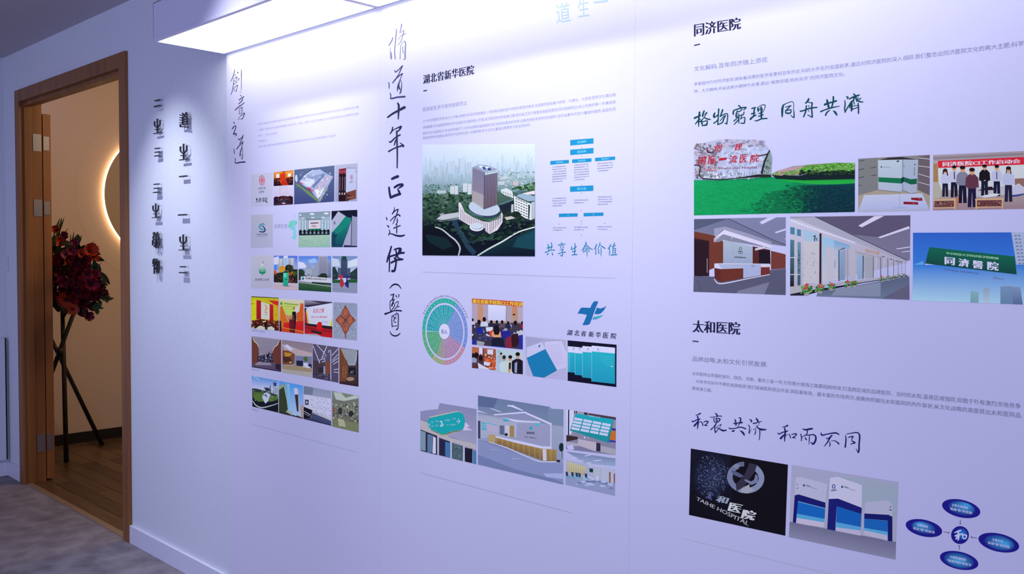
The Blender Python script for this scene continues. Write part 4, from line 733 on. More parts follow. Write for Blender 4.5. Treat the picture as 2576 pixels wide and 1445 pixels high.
# white wing at right
P.p('5c8084', 985,560, 1050,540, 1110,570, 1060,600).p('7c9ca4', 985,560, 1050,540, 1080,552, 1020,580).p('d8e0e8', 885,550, 940,535, 1000,570, 1010,640, 920,610, 885,580).p('e4e8f0', 1015,610, 1060,640, 1200,700, 1190,860, 1130,840, 1020,770).p('b8c4d0', 1190,680, 1226,670, 1226,840, 1190,860)
P.p('a0b8d0', 1060,600, 1120,585, 1226,620, 1226,665, 1160,670, 1040,620).p('e8dce8', 1100,590, 1226,560, 1226,600, 1150,600)
for i in range(6):
    for j in range(5): x = 1030+j*26; y = 640+i*27+j*11; P.l('34384c', 8, x, y, x+17, y+7)
for i in range(2):
    for j in range(4): P.l('404858', 6, 900+j*24, 575+i*22+j*8, 914+j*24, 580+i*22+j*8)
P.p('283838', 1160,700, 1178,708, 1170,850, 1158,845).l('688498', 14, 860,705, 1010,650).p('202c3c', 870,720, 1010,665, 1010,770, 900,800).p('c8ccd4', 990,700, 1010,700, 1010,780, 985,780).s_(50, ['28382c', '34483c'], 930,780, 1080,840, 12).e('20302c', 1040, 800, 40, 30).p('d0c8cc', 920,830, 990,820, 1030,840, 940,860)
P.done()
def fb(txt, x0, y0, x1, y1, y2, y3): P = Pic(None, PB, B1, 'd0d0ff', 'chart_box'); P.p('2494d0', x0, y0, x1, y1, x1, y2, x0, y3); w = (x1-x0)*(.31 if len(txt) > 1 else .46); h = (y3-y0); P.t('84ccf8', txt, x0+w, y0+h*.26-4, x1-w, y1+h*.26+4, x1-w, y2-h*.26+4, x0+w, y3-h*.26-4, bold=.03); P.done()
fb('实态调研', 1583,50, 1818,32, 85,106); fb('医院文化诊断', 1583,148, 1818,130, 184,202); fb('现状问题诊断', 1382,262, 1570,250, 285,300); fb('发展优势', 1602,246, 1798,234, 270,283); fb('发展机会', 1834,230, 2037,216, 250,266)
fb('整合方案', 1581,520, 1817,508, 564,574); fb('人', 1468,794, 1658,790, 824,829); fb('文', 1718,788, 1919,782, 816,822)
for x, y in ((1697,130), (1697,215), (1697,505), (1697,588), (1695,762), (1695,872), (1695,900), (1695,1012), (1472,902), (1930,893)):
    P = Pic(None, PB, B1, 'd0d0ff', 'chart_arrow'); P.p('60608c', x-5,y-5, x+5,y-5, x,y+5); P.done()
NOTE = ['医院形象整体识别', '品牌文化有待提升', '人文环境氛围营造', '服务理念全员认同', '一流技术专家团队', '内涵建设持续改进', '患者满意度再提高']
def note(x, y, w, n, lh, dy=-.09):
    P = Pic(None, PB, B1, 'd0d0ff', 'chart_note')
    for i in range(n):
        ww = w if i < n-1 else w*.7; yy = y+i*lh; P.t('707098', NOTE[(i+int(x)) % 7]+NOTE[(i*3+1) % 7][:3], x, yy, x+ww, yy+ww*dy, x+ww, yy+ww*dy+13, x, yy+13, res=1)
    P.done()
note(1402, 318, 143, 7, 24.5, -.08); note(1622, 298, 150, 7, 25, -.09); note(1856, 284, 160, 4, 25, -.09); note(1402, 636, 142, 4, 24.5, -.04); note(1622, 652, 148, 2, 26, -.02); note(1862, 620, 145, 4, 25, -.03); note(1408, 930, 135, 2, 24, 0); note(1624, 924, 140, 2, 26, 0); note(1858, 920, 148, 2, 26, 0)
# colour wheel
P = Pic('round wheel diagram of teal, blue, mauve and green segments', PB, B2, 'c4c4f4', 'printed_wheel_diagram')
WX, WY_, RX, RY = 358, 698, 258, 378
def wp(r, a): t = math.radians(a); return WX+RX*r*math.cos(t)+(-6 if r < .5 else 0), WY_+RY*r*math.sin(t)+(10*math.cos(t)*r)
def seg(c, r0, r1, a0, a1):
    q = []; n = max(2, int((a1-a0)/6))
    for i in range(n+1): q += wp(r1, a0+(a1-a0)*i/n)
    for i in range(n, -1, -1): q += wp(r0, a0+(a1-a0)*i/n)
    P.p(c, *q)
SEC = [(-180, -58, '2ca4b4'), (-58, 28, '7c94d8'), (28, 92, 'b088b4'), (92, 118, '9c9c94'), (118, 178, '58ac84')]
seg('38b0a8', .865, 1, -180, -58); seg('7c94dc', .865, 1, -58, 28); seg('c090ac', .865, 1, 28, 92); seg('a4ac88', .865, 1, 92, 125); seg('60b088', .865, 1, 125, 180)
for a0, a1, c in SEC: seg(c, .24, .80, a0, a1)
for i in range(40):
    a = -180+i*9; P.l('bcccf0', 2.2, *wp(.26, a), *wp(.8, a)); 
    if i % 2 == 0:
        for r in (.55, .64, .72): x, y = wp(r, a+4.5); P.l('d0e0f8', 5, x-4, y, x+4, y)
for i in range(36): x, y = wp(.93, -180+i*10); P.e('e0f0ff', x, y, 4, 6, 6)
seg('d8d4f8', .0, .23, 0, 180); seg('d8d4f8', .0, .23, 180, 360); P.t('5c7cb8', '善人', 315,672, 388,676, 388,728, 315,722, bold=.03)
full = '坚持为善人服务,以“善人为中心”的医院文化建设体系'
for i, ch in enumerate(full):
    a = math.radians(-150+i*5.2); r = 1.07; cx, cy = WX+RX*r*math.cos(a), WY_+RY*r*math.sin(a)+6*math.cos(a); t = math.atan2(RY*math.cos(a), -RX*math.sin(a))+0; dx, dy = math.cos(t), math.sin(t); w, h = 10, 11
    if math.cos(a)*dx < -2: pass
    P.t('6c7ca0', ch, cx-dx*w+dy*h, cy-dy*w-dx*h, cx+dx*w+dy*h, cy+dy*w-dx*h, cx+dx*w-dy*h, cy+dy*w+dx*h, cx-dx*w-dy*h, cy-dy*w+dx*h, res=1)
P.done()
def person(P, x, y, h, shirt, trs, skin='c89880', hair='1c1824'):
    w = h*.12
    P.p(trs, x-w*.8, y+h*.48, x+w*.8, y+h*.48, x+w*.9, y+h, x+w*.15, y+h, x, y+h*.6, x-w*.15, y+h, x-w*.9, y+h).p(shirt, x-w*.6, y+h*.17, x+w*.6, y+h*.17, x+w*1.3, y+h*.26, x+w*1.45, y+h*.5, x+w, y+h*.5, x+w*.9, y+h*.53, x-w*.9, y+h*.53, x-w, y+h*.5, x-w*1.45, y+h*.5, x-w*1.3, y+h*.26)
    P.e(skin, x, y+h*.1, w*.55, h*.075).e(hair, x, y+h*.055, w*.6, h*.05).p(skin, x-w*.2, y+h*.15, x+w*.2, y+h*.15, x, y+h*.21)
def back(P, x, y, s, c, hair='1c1420'):
    P.p(c, x-s*.5, y+s*.9, x-s*.45, y+s*.4, x-s*.15, y+s*.25, x+s*.15, y+s*.25, x+s*.45, y+s*.4, x+s*.5, y+s*.9).e(hair, x, y, s*.22, s*.3)
P = Pic('photograph of a training class facing a white screen under a red banner', PB, B2, 'c8c8f4')
P.g('c8bcc8', '5c5068', 665,320, 1243,360, 1243,903, 665,845)
for i, c in enumerate(('b8a8c0', 'c89880', 'b4a8c0', 'c49880', 'b4a8b8', 'c8987c', 'b4a4b4', 'c89078', 'bcacc0')): P.p(c, 665+i*65, 380, 665+i*65+62, 384, 665+i*65+62, 600, 665+i*65, 590)
P.p('d0503c', 665,322, 1243,360, 1243,416, 665,378).t('f0e058', '湖北省新华医院CI工作培训', 672,328, 1240,366, 1240,412, 672,374, bold=.03).g('dcdcfc', 'ccd0f4', 848,388, 1052,402, 1052,580, 848,575).l('484058', 4, 848,388, 1052,402, 1052,580)
P.p('9c7870', 1100,590, 1243,600, 1243,640, 1100,640).p('443c54', 665,600, 1243,610, 1243,903, 665,845).s_(90, ['d0d4ec', '303868', '504c60', 'a8a8c8', '282444'], 670,620, 1240,760, 14, 1.3)
person(P, 1142, 495, 190, 'b8a090', '4c4458')
for q in ((672,565,60,'c8c8d8'), (885,590,70,'302c48'), (948,588,64,'34304c'), (1008,590,70,'6c5868'), (1076,600,66,'28305c'), (745,590,90,'4c4050'), (805,560,90,'d0d4ec'), (1158,600,90,'484058'), (1235,600,60,'882838')): back(P, *q)
P.p('2430a0', 720,655, 780,650, 800,720, 725,730).p('d8dcf0', 820,650, 900,645, 905,690, 830,700).p('c8c8d8', 1170,720, 1215,680, 1243,690, 1243,760, 1180,740).p('2c2c98', 985,690, 1100,690, 1110,770, 1000,780).p('e04c34', 860,710, 900,675, 940,760, 870,768).s_(50, ['2834a0', '3c3c5c', '181830', '5058a0'], 670,720, 1240,860, 16)
back(P, 942, 660, 110, 'e0a880'); back(P, 955, 790, 160, '28203c'); P.e('1c1424', 945, 690, 34, 56); P.p('d8a878', 925,735, 970,735, 985,765, 915,765); P.p('20243c', 890,780, 1020,775, 1040,885, 880,870).p('2838a8', 880,860, 1030,870, 1030,885, 880,870)
P.e('3c1c28', 1148, 800, 52, 74).p('883048', 1060,770, 1110,740, 1120,890, 1060,880, 1040,840).p('3038a4', 1200,740, 1243,735, 1243,903, 1200,895).p('2838a0', 665,780, 700,785, 715,850, 665,845).p('a8a8b0', 720,800, 810,820, 800,855, 720,850).done()
P = Pic('small photograph of a meeting round an orange table', PB, B2, 'c0c0ee')
P.g('a86858', '5c2c30', 665,872, 937,900, 937,1138, 665,1112).p('b87050', 665,875, 740,882, 740,960, 665,950).p('ecdcf4', 745,882, 785,886, 785,960, 745,960).p('e4d8f0', 840,900, 905,905, 905,960, 840,955).l('5c2c38', 8, 795,890, 795,990).p('d86838', 800,1000, 920,990, 937,1040, 937,1138, 850,1120).s_(70, ['e88850', '702c2c', 'e8d0d8', 'b84028', '3c2430'], 760,960, 935,1120, 9)
back(P, 715, 970, 120, '5c4450'); back(P, 676, 970, 90, '98a0c0'); back(P, 765, 1000, 110, '503848'); P.p('dcd0e8', 730,1050, 780,1080, 840,1110, 880,1138, 740,1120).p('f0e4f0', 800,1040, 870,1050, 860,1090, 800,1080).e('d8a088', 822, 965, 12, 18).done()
P = Pic('small photograph of three visitors talking in a pale room', PB, B2, 'c0c0ee')
P.g('b8ccd8', 'b0c4d4', 950,902, 1243,930, 1243,1190, 950,1155).p('8cc0c4', 955,910, 980,905, 990,1010, 960,1040).s_(24, ['98c4c8', 'd4e0ec'], 955,920, 1020,1040, 10)
for x, y, s, c, f in ((995,960,90,'a8bccc',0), (1030,1010,130,'c0dce4',0), (1100,1005,150,'c8d4cc',0), (1185,975,170,'241c30',0)):
    P.p(c, x-s*.4, y+s, x-s*.4, y+s*.35, x-s*.12, y+s*.2, x+s*.12, y+s*.2, x+s*.36, y+s*.35, x+s*.4, min(y+s*1.3, 1185), x-s*.3, min(y+s*1.3, 1175)).e('c89890', x, y, s*.13, s*.2).e('18141c', x, y-s*.12, s*.15, s*.13)
P.p('3c2838', 1085,1050, 1110,1050, 1105,1150, 1080,1140).p('90a8d0', 1150,1060, 1180,1040, 1175,1170, 1150,1165).e('302838', 1030, 985, 20, 18).p('c89890', 1075,1130, 1110,1120, 1100,1165, 1075,1160).done()
P = Pic('photograph of a blue folder and a white letter sheet', PB, B2, 'c0c0ee')
P.g('b0b0d4', 'b4b4e0', 1275,752, 1738,795, 1738,1250, 1275,1200).p('a4a4cc', 1275,755, 1500,790, 1275,880).p('c4c4ec', 1290,880, 1455,820, 1500,890, 1290,1000).p('2080b8', 1282,1000, 1500,898, 1632,1140, 1480,1225, 1360,1205).p('247cac', 1360,1205, 1480,1225, 1632,1140, 1625,1130, 1480,1205)
P.p('c8c4f0', 1490,815, 1680,800, 1738,940, 1738,1105, 1635,1135, 1500,890).l('6888bc', 4, 1490,806, 1680,796).l('e090b8', 4, 1276,980, 1300,1040)
for i in range(11): P.l('a4a4cc', 3, 1512+i*9, 855+i*24, 1670+i*4, 848+i*20)
P.p('2468a0', 1430,850, 1445,850, 1430,880, 1420,880).l('3878a8', 5, 1418,862, 1442,862).l('3c8cb4', 4, 1655,808, 1668,816).done()
P = Pic('photograph of overlapping turquoise folders fanned on black', PB, B2, 'b8b8e8')
P.K(1752,798, 2308,848, 2305,1330, 1752,1258); P.p('141430', 1752,798, 2308,848, 2305,1330, 1752,1258)
for i, (x, yt, yb, xe) in enumerate(((1754,865,1158,1880), (1772,868,1160,1960), (1836,875,1190,2060), (1920,862,1220,2120), (2025,858,1265,2290))):
    e = xe; dyt = (e-x)*.09; P.p('d0ccf4', x, yt, e, yt+dyt, e, yt+dyt+80, x, yt+70).g('2ca8c4', '2494bc', x, yt+66, e, yt+66+dyt, e, yb+(e-x)*.11, x, yb)
    P.l('9cc8dc', 3, x, yt+64, x, yb)
for x in (1820, 1892, 1984, 2098): P.e('5878a0', x, 890+(x-1820)*.03, 8, 7); P.l('8894b0', 3, x-20, 908+(x-1820)*.03, x+20, 912+(x-1820)*.03)
for i in range(5): P.l('58c0d0', 3, 2120+i*14, 980+i*26, 2260, 995+i*24)
P.e('a8dcec', 2254, 1095, 8, 8).done()
P = Pic('teal cross shaped hospital emblem with a sweeping ribbon', PB, (1420, 750, 13.136), 'bcbcee', 'printed_emblem')
P.p('206cb0', 1010,105, 1120,120, 1060,260, 960,520, 900,700, 830,870, 720,900, 590,895, 660,760, 740,560, 600,530, 430,515, 540,330, 620,318, 850,330, 900,220, 960,130).p('206cb0', 1075,320, 1180,350, 1290,320, 1390,260, 1300,410, 1200,510, 1110,540, 985,530).p('5098c8', 960,620, 1100,600, 1290,560, 1180,650, 1050,710, 920,720)
P.p('48a8b8', 960,620, 1100,600, 1290,560, 1200,635, 1010,660).done()
P = Print('heading', 'black brush style hospital name under the teal cross emblem', PB, (1420, 750, 13.136), 'bcbcee')
for ch, cx, cy in zip('湖北省新华医院', (172, 412, 632, 888, 1120, 1368, 1625), (1145, 1160, 1178, 1198, 1215, 1235, 1255)): P.t('24204c', ch, cx-80, cy-92-5, cx+88, cy-92+7, cx+80, cy+92+7, cx-88, cy+92-5, res=3, bold=.022, skew=.1)
P.done()
P = Pic('photograph of a turquoise hanging direction sign above a ward corridor', PB, B3, 'acacE0')
P.K(73,232, 110,228, 280,146, 674,210, 672,803, 73,660); P.g('7c7cac', '8484a8', 75,232, 674,300, 672,803, 73,660).p('8484b4', 75,232, 110,230, 280,148, 674,212, 674,420, 75,330).g('8080b0', '9494bc', 280,148, 674,212, 674,600, 200,440).p('a8a4b8', 75,330, 160,360, 400,520, 672,590, 672,650, 400,560, 75,440).p('30304c', 75,430, 260,500, 260,705, 75,655).p('788cac', 75,440, 130,460, 130,660, 75,650).p('5c74a0', 150,480, 205,490, 205,680, 150,675).p('c0c8e0', 210,500, 240,520, 240,690, 205,685)
P.p('28284c', 275,520, 390,560, 390,730, 275,705).p('4470a8', 340,560, 400,575, 400,735, 340,720).p('4c6074', 412,575, 530,610, 525,770, 412,740).s_(16, ['8098a0', '2c4058'], 420,600, 520,750, 8, .5).p('201c38', 550,625, 630,640, 628,790, 550,772).p('4878ac', 638,655, 672,665, 672,803, 638,795)
for x in (262, 402, 540): P.l('c0bcdc', 12, x, 500+(x-262)*.38, x, 705+(x-262)*.25)
P.l('c4c0e8', 8, 198,190, 198,290).l('c4c0e8', 7, 457,175, 457,245).p('c0b0dc', 530,440, 555,350, 600,395, 570,410, 640,440).l('d8c8a0', 7, 170,300, 470,236, 510,255)
P.p('1c98ac', 165,310, 300,280, 480,240, 530,262, 552,330, 545,400, 525,432, 470,440, 400,450, 345,478, 300,482, 250,455, 190,430, 160,400, 152,350).b('485838', 190,437,5, 250,462,7, 305,488,9, 360,478,9, 400,460,8, 500,445,7).l('b8a860', 4, 260,472, 310,490, 360,482, 410,462, 500,450)
P.t('e8f8ff', '2', 284,338, 310,334, 312,398, 286,400, bold=.04).t('e8f8ff', 'F', 312,370, 326,368, 327,396, 313,398, bold=.03).l('e8f8ff', 6, 458,345, 495,342).l('e8f8ff', 6, 475,315, 497,342, 478,368).l('d0f0f8', 5, 163,378, 182,376).l('d0f0f8', 4, 172,365, 163,378, 172,392)
for x, y, w in ((185,345,30), (232,335,36), (185,390,28), (230,382,36), (332,325,60), (415,308,36), (355,375,20), (390,372,60)): P.t('a8e0e8', '门诊检验科'[:max(2, w//14)], x, y, x+w, y-4, x+w, y+14, x, y+18, res=1)
P.done()
P = Pic('large photograph of a reception hall with a long curved wooden counter', PB, B3, 'b4b4e4')
P.K(690,65, 1460,188, 1605,212, 1602,1020, 690,805); P.g('6c7ca4', '7c88ac', 690,65, 1460,188, 1460,420, 690,260).p('7888ac', 1440,180, 1480,208, 1605,215, 1605,420, 1440,380).p('5c6c98', 690,66, 900,98, 860,200, 690,180).g('98a0c0', '8c94c0', 690,260, 1605,400, 1602,1020, 690,805).p('a4a8c8', 690,285, 800,290, 1100,360, 1100,520, 880,500, 690,530)
P.g('7c84b0', '6c78ac', 690,540, 800,560, 1300,760, 690,805).p('8890c0', 690,540, 1380,780, 1600,790, 1602,1020, 690,805).p('7480b0', 690,700, 1100,860, 1500,960, 1602,1000, 1602,1020, 690,805)
P.l('e0e0fc', 17, 1005,175, 1060,180).p('e4e4ff', 1003,172, 1060,168, 1175,225, 1165,232).p('d8dcf8', 808,200, 845,206, 950,245, 910,240).p('d0d4f0', 690,225, 800,262, 690,240).p('e8e8ff', 850,268, 1195,238, 1210,255, 870,280).p('e4e4ff', 1195,240, 1480,365, 1475,385, 1200,262).p('d8d8f8', 945,298, 1110,330, 1355,345, 1355,360, 1090,350).p('8c90b8', 880,282, 1200,262, 1470,385, 1340,345, 1110,325)
P.l('e8e4fc', 11, 1470,370, 1470,600, 1485,770).l('d8d4f0', 3, 1095,360, 1095,510).p('9898c0', 1110,365, 1460,375, 1465,615, 1110,530)
P.p('60a8c8', 730,350, 778,358, 778,442, 730,435).l('c0d8ec', 3, 732,375, 778,382).l('c0d8ec', 3, 732,400, 778,406).p('b0a8cc', 788,360, 900,375, 898,465, 790,445).l('58acc8', 9, 785,360, 900,388).p('606c90', 922,385, 972,390, 972,490, 922,482).p('9c8458', 1030,388, 1076,392, 1074,515, 1030,508).p('c0bcd8', 980,390, 1025,390, 1025,505, 980,490).e('1c3034', 992, 484, 18, 16).p('44405c', 690,335, 716,338, 716,530, 690,525)
P.p('48a4c0', 960,318, 1020,320, 1020,345, 960,342).p('58b0cc', 1296,362, 1355,365, 1355,392, 1296,390).p('2ca4b8', 1252,395, 1262,398, 1275,408, 1268,432, 1245,435, 1238,415).t('34344c', '湖北省新华医院', 1212,452, 1296,456, 1296,482, 1212,478, bold=.05).t('50506c', '医者仁心服务至上', 1188,500, 1320,518, 1320,532, 1188,514, bold=.04)
P.p('b09870', 800,488, 870,482, 878,520, 865,580, 808,560).g('a08454', '7c6450', 880,510, 1385,635, 1388,765, 875,580).g('a48858', '8c7450', 1380,630, 1530,650, 1530,768, 1380,768)
for i in range(22): x = 890+i*29; P.l('8c7048' if i % 2 else 'b09868', 5, x, 518+(x-890)*.235 if x < 1400 else 640, x, min(585+(x-890)*.37, 765))
P.p('dcd8f0', 880,500, 1100,545, 1380,610, 1470,612, 1465,640, 1370,635, 1090,572, 880,515).p('c8c0dc', 1380,640, 1420,640, 1425,765, 1385,765).b('dcd8f4', 808,565,7, 1000,625,9, 1200,715,10, 1350,772,11, 1530,775,9)
P.e('1c3038', 1582, 620, 26, 46).l('34404c', 5, 1588,660, 1588,745).p('2c2c4c', 1530,755, 1568,755, 1568,780, 1530,778).b('a8b0d8', 1060,740,10, 1140,745,4).b('9ca8d4', 830,645,8, 920,650,4).p('a4acdc', 1390,900, 1600,900, 1600,960, 1420,940).done()
P = Pic('photograph of a tilted turquoise ward directory board', PB, B3, 'b0b0e4')
P.g('9c94b0', '7878a0', 1636,215, 2165,300, 2162,705, 1632,640).p('c4c4f0', 1636,215, 1720,228, 1690,480, 1636,490).l('241c38', 13, 1660,218, 1658,490).l('241c38', 9, 1722,230, 1722,260).l('201c30', 12, 1742,235, 1742,255).p('302c44', 1825,245, 1862,250, 1862,275, 1825,272).p('503c54', 1870,255, 2165,298, 2165,330, 1870,275).p('8c88a4', 2120,330, 2165,335, 2165,420, 2120,420)
P.p('38348c', 2120,415, 2165,420, 2165,445, 2120,440).p('b86c30', 2110,445, 2165,447, 2165,550, 2095,540).p('3440b0', 2095,540, 2165,550, 2165,570, 2095,565).p('3c2c34', 1636,490, 1760,510, 1755,535, 1636,560).p('b0a8c4', 1760,530, 1960,570, 1950,665, 1760,600).p('34304c', 1955,570, 2000,580, 2000,665, 1955,660).p('a09cb8', 2000,600, 2162,640, 2160,705, 2000,670).p('a4a0bc', 1636,560, 1760,580, 1760,610, 1632,610)
P.g('24a0bc', '20889c', 1735,258, 2142,322, 2088,575, 1672,440).p('187c94', 2142,322, 2130,340, 2075,570, 2088,578)
for i in range(4):
    for j in range(4):
        a = 1722+j*100-i*10; b = 300+i*34+j*19; P.p('c0c4ec', a, b, a+88, b+17, a+82, b+42, a-6, b+25); P.l('a8a8c8', 2, a+8, b+12, a+70, b+24)
P.t('e0f4ff', '楼层分布', 1880,276, 2000,296, 1998,308, 1878,290, res=1); P.p('d0f0f8', 1825,505, 1838,508, 1835,530, 1822,526).l('d0f0f8', 4, 1850,520, 1880,528).p('b8b4ec', 1640,610, 1700,590, 1720,640, 1660,660).done()
P = Pic('photograph of a bright waiting hall with a row of blue chairs', PB, B3, 'acace0')
P.K(1632,665, 2160,740, 2156,1150, 1625,1020); P.g('7484b0', '94a0cc', 1632,665, 2160,740, 2158,830, 1850,800).p('a0a4cc', 1632,750, 1860,800, 1880,830, 2155,860, 2155,1020, 1632,960).g('7c84b4', 'a4a4d8', 1632,950, 2000,990, 2155,1020, 2155,1150)
P.p('8890c0', 1628,900, 1800,980, 2155,1015, 2155,1140, 1625,1020).g('b4ac98', 'a09890', 1642,775, 1845,830, 1840,920, 1642,895)
for i in range(8): P.l('c8bca4', 4, 1655+i*24, 785+i*6, 1655+i*24, 900)
for i, x in enumerate((1640, 1700, 1745, 1775, 1845)): P.p('243c64', x-14, 880+i*5, x+12, 885+i*5, x+14, 930+i*4, x-10, 926+i*4).p('5c9cb8', x-6, 925+i*4, x+36, 935+i*4, x+30, 955+i*3, x-4, 940+i*3)
for q in ((1705,738, 1745,732), (1830,715, 1900,700), (1775,768, 1815,762), (1930,765, 2010,758), (1850,790, 1900,788)): P.l('e0e4ff', 9, *q)
P.b('c8ccf4', 1860,800,6, 1920,808,7, 2155,830,7).p('1c3c40', 1882,845, 1920,850, 1920,890, 1882,885).p('a4acc8', 1930,830, 2000,835, 2000,960, 1930,950).l('d8dcf8', 4, 2018,845, 2018,990).p('a8acd0', 2022,850, 2155,870, 2155,1010, 2022,990).l('805844', 16, 2100,885, 2100,1000).l('805844', 14, 2148,900, 2148,1005).l('50588c', 7, 2010,1005, 2155,1018).b('dce0f4', 1865,935,8, 1900,950,10, 1960,975,8).l('ccd0f0', 20, 1967,930, 1967,1000).s_(30, ['9ca8d8', '7078a8', 'a8b4e0'], 1640,970, 2150,1060, 12, 3, lambda x, y: y < 980+(x-1640)*.15+20).done()
# ------------------------------------------------------------------ right panel pictures
C1 = (1720, 330, 5.855); C2 = (2140, 370, 5.908); C3 = (1720, 530, 4.441); C4 = (2270, 560, 6.569)
P = Pic('wide photograph of an inscribed boulder on a vivid green lawn with a hedge', PC, C1, 'd0d0ff')
P.K(150,100, 2522,100, 2520,1192, 150,1243); P.g('18b070', '18a860', 150,740, 1280,680, 1280,1218, 150,1243).gh('14a868', '104c58', 1270,680, 2522,700, 2520,1192, 1270,1218).p('18a468', 150,720, 700,730, 1280,665, 1350,690, 1700,722, 1300,900, 1200,1218, 150,1243).p('187c54', 1200,900, 1760,840, 1780,1205, 1000,1215, 1100,1050)
P.g('144858', '143c50', 1780,800, 2520,790, 2520,1192, 1750,1205).b('30b850', 1400,712,10, 1760,745,50, 2100,745,80, 2520,730,80).s_(700, ['18a868', '14a464', '1cac6c', '18a060'], 160,770, 1330,1225, 9, 3).s_(520, ['14845c', '148c5c', '147854', '189460'], 800,800, 1900,1200, 9, 3, lambda x, y: y > 1150-(x-800)*.42 and P.r.random() < 1.2-max(0, (x-1500)/350)).s_(420, ['14404c', '18484e', '143c48', '1a5052'], 1750,800, 2515,1190, 9, 2.6).s_(420, ['16504e', '146050', '155850', '18684f'], 1420,800, 2050,1200, 10, 2.6, lambda x, y: P.r.random() < 1-abs(x-1740)/300)
P.p('1c2c34', 1290,640, 1360,640, 1700,660, 2100,570, 2520,560, 2520,705, 1760,722, 1360,700).p('78a060', 1280,640, 1380,590, 1600,520, 1900,490, 2250,465, 2520,470, 2520,570, 2100,590, 1700,650, 1300,640).p('c0a0b0', 1380,585, 1560,535, 1780,505, 1720,560, 1400,610)
P.s_(260, ['68b840', '80c858', '509840', '90b870', '3c8838'], 1660,480, 2515,590, 13, 1.8, lambda x, y: y > 640-(x-1280)*.2+0 and y > 480+(2300-x)*.03).s_(100, ['a8b878', 'c0a0a0', '88a868', '6c8c50'], 1300,580, 1700,650, 10, 1.8, lambda x, y: y > 640-(x-1280)*.2).s_(120, ['101c28', '28402c', '3c5c34'], 1700,580, 2515,640, 12, 1.8)
P.g('b4b4d8', 'a0acb8', 160,210, 1150,130, 1280,640, 155,700)
P.p('b8bce0', 158,215, 300,170, 520,125, 800,120, 1050,125, 1170,150, 1240,240, 1290,330, 1300,430, 1285,600, 1270,670, 1100,680, 900,700, 600,715, 250,705, 157,700)
P.p('c4ccf8', 560,280, 900,220, 1150,240, 1250,290, 1160,350, 1100,480, 1130,560, 1100,640, 700,690, 450,690, 500,560, 640,480, 560,380).p('90a4a8', 1190,400, 1270,290, 1300,400, 1280,640, 1150,640, 1160,520)
P.s_(190, ['988ca8', '786c84', 'b49cb0', '6c7478', 'a8a8c0', '8c7488', 'c0a4ac'], 165,190, 520,690, 20, 1.3).s_(80, ['a8a0c0', 'c0b8d8', '8c88a8', 'd0c8e4'], 500,130, 1180,230, 18, 1.8).s_(90, ['e0e4f8', 'a4acc8', '8c98a8', 'c8d0e8'], 300,600, 1130,700, 20, 1.2).s_(60, ['788c90', 'a8bcc0', '5c6c6c'], 1170,430, 1280,660, 14)
P.s_(150, ['d4d8f8', 'b4bce0', 'c8cef0', 'a8b0cc'], 600,240, 1150,640, 22, 1.6)
for _ in range(26): x = P.r.uniform(500, 1100); y = P.r.uniform(560, 640); P.l(P.r.choice(['8890a8', '6c7890', 'a0a8c4']), 7, x, y, x+P.r.uniform(-8, 8), y+P.r.uniform(20, 60))
P.b('383840', 1265,285,16, 1230,340,20, 1180,350,14, 1100,370,16).b('2c2c34', 1240,340,16, 1200,430,24, 1170,520,26, 1150,620,30).b('303034', 280,700,20, 500,712,14, 700,700,12, 900,680,20, 1100,660,40, 1270,660,36).b('443c48', 160,500,16, 240,520,22, 230,640,18, 260,690,16).b('4c3c4c', 340,240,12, 360,310,24, 450,310,12).b('c87888', 290,570,10, 400,575,20, 470,590,8)
for ch, x0_, y0_, x1_, y1_ in (('创', 460,200,560,295), ('建', 755,180,865,285), ('国', 225,378,325,492), ('际', 370,372,480,480), ('一', 525,395,632,430), ('流', 675,355,790,470), ('医', 832,345,935,462), ('院', 990,342,1110,458)):
    dy = (x1_-x0_)*.05; P.t('c02c44', ch, x0_, y0_+dy, x1_, y0_-dy, x1_, y1_-dy, x0_, y1_+dy, bold=.025, skew=.15, res=3)
P.t('9c6480', 'World-class Hospital', 520,530, 1080,512, 1080,560, 520,578, bold=.015).done()
P = Pic('photograph of white and green presentation folders standing over an open book', PC, C2, 'c4c8ff')
P.g('8c8c98', '908c94', 112,175, 1175,115, 1175,945, 112,965).p('808490', 112,176, 400,160, 400,640, 112,720).p('a8a09c', 112,720, 400,640, 1000,640, 1175,700, 1175,945, 112,965).p('706878', 1000,140, 1175,118, 1175,720, 1000,640).p('34303c', 410,195, 560,160, 760,150, 1005,190, 780,185)
for y in (160, 280, 400, 520): P.l('e0d4e8', 8, 1005,y, 1175,y+ (22 if y < 300 else 50))
for x, y in ((120,215), (120,340), (120,460), (120,580), (295,315), (305,430)): P.l('1c1c28', 7, x, y, x+(80 if y < 500 else 40), y-18)
P.g('b8c8e4', 'b0bce0', 405,195, 765,190, 765,672, 410,635).g('a8b8d8', 'a8b4dc', 780,185, 1005,190, 978,680, 780,640).p('8c9cc0', 765,190, 785,185, 780,640, 762,670).p('187858', 412,450, 755,465, 760,545, 412,520).p('18403c', 750,465, 790,440, 790,520, 750,545).p('186854', 790,450, 895,480, 985,470, 982,550, 895,558, 788,515)
P.p('a8b4d8', 895,560, 982,552, 975,680, 890,690, 780,640, 780,520).l('3c4c50', 5, 410,640, 740,672, 775,640, 890,692, 980,680).e('3c5c68', 455, 297, 12, 12).l('5c7488', 5, 475,298, 595,300).e('3c6c68', 955, 262, 10, 12).l('5c8480', 10, 948,300, 946,430).l('4c6870', 7, 790,270, 795,300).p('3c4450', 680,205, 720,200, 718,222, 682,222)
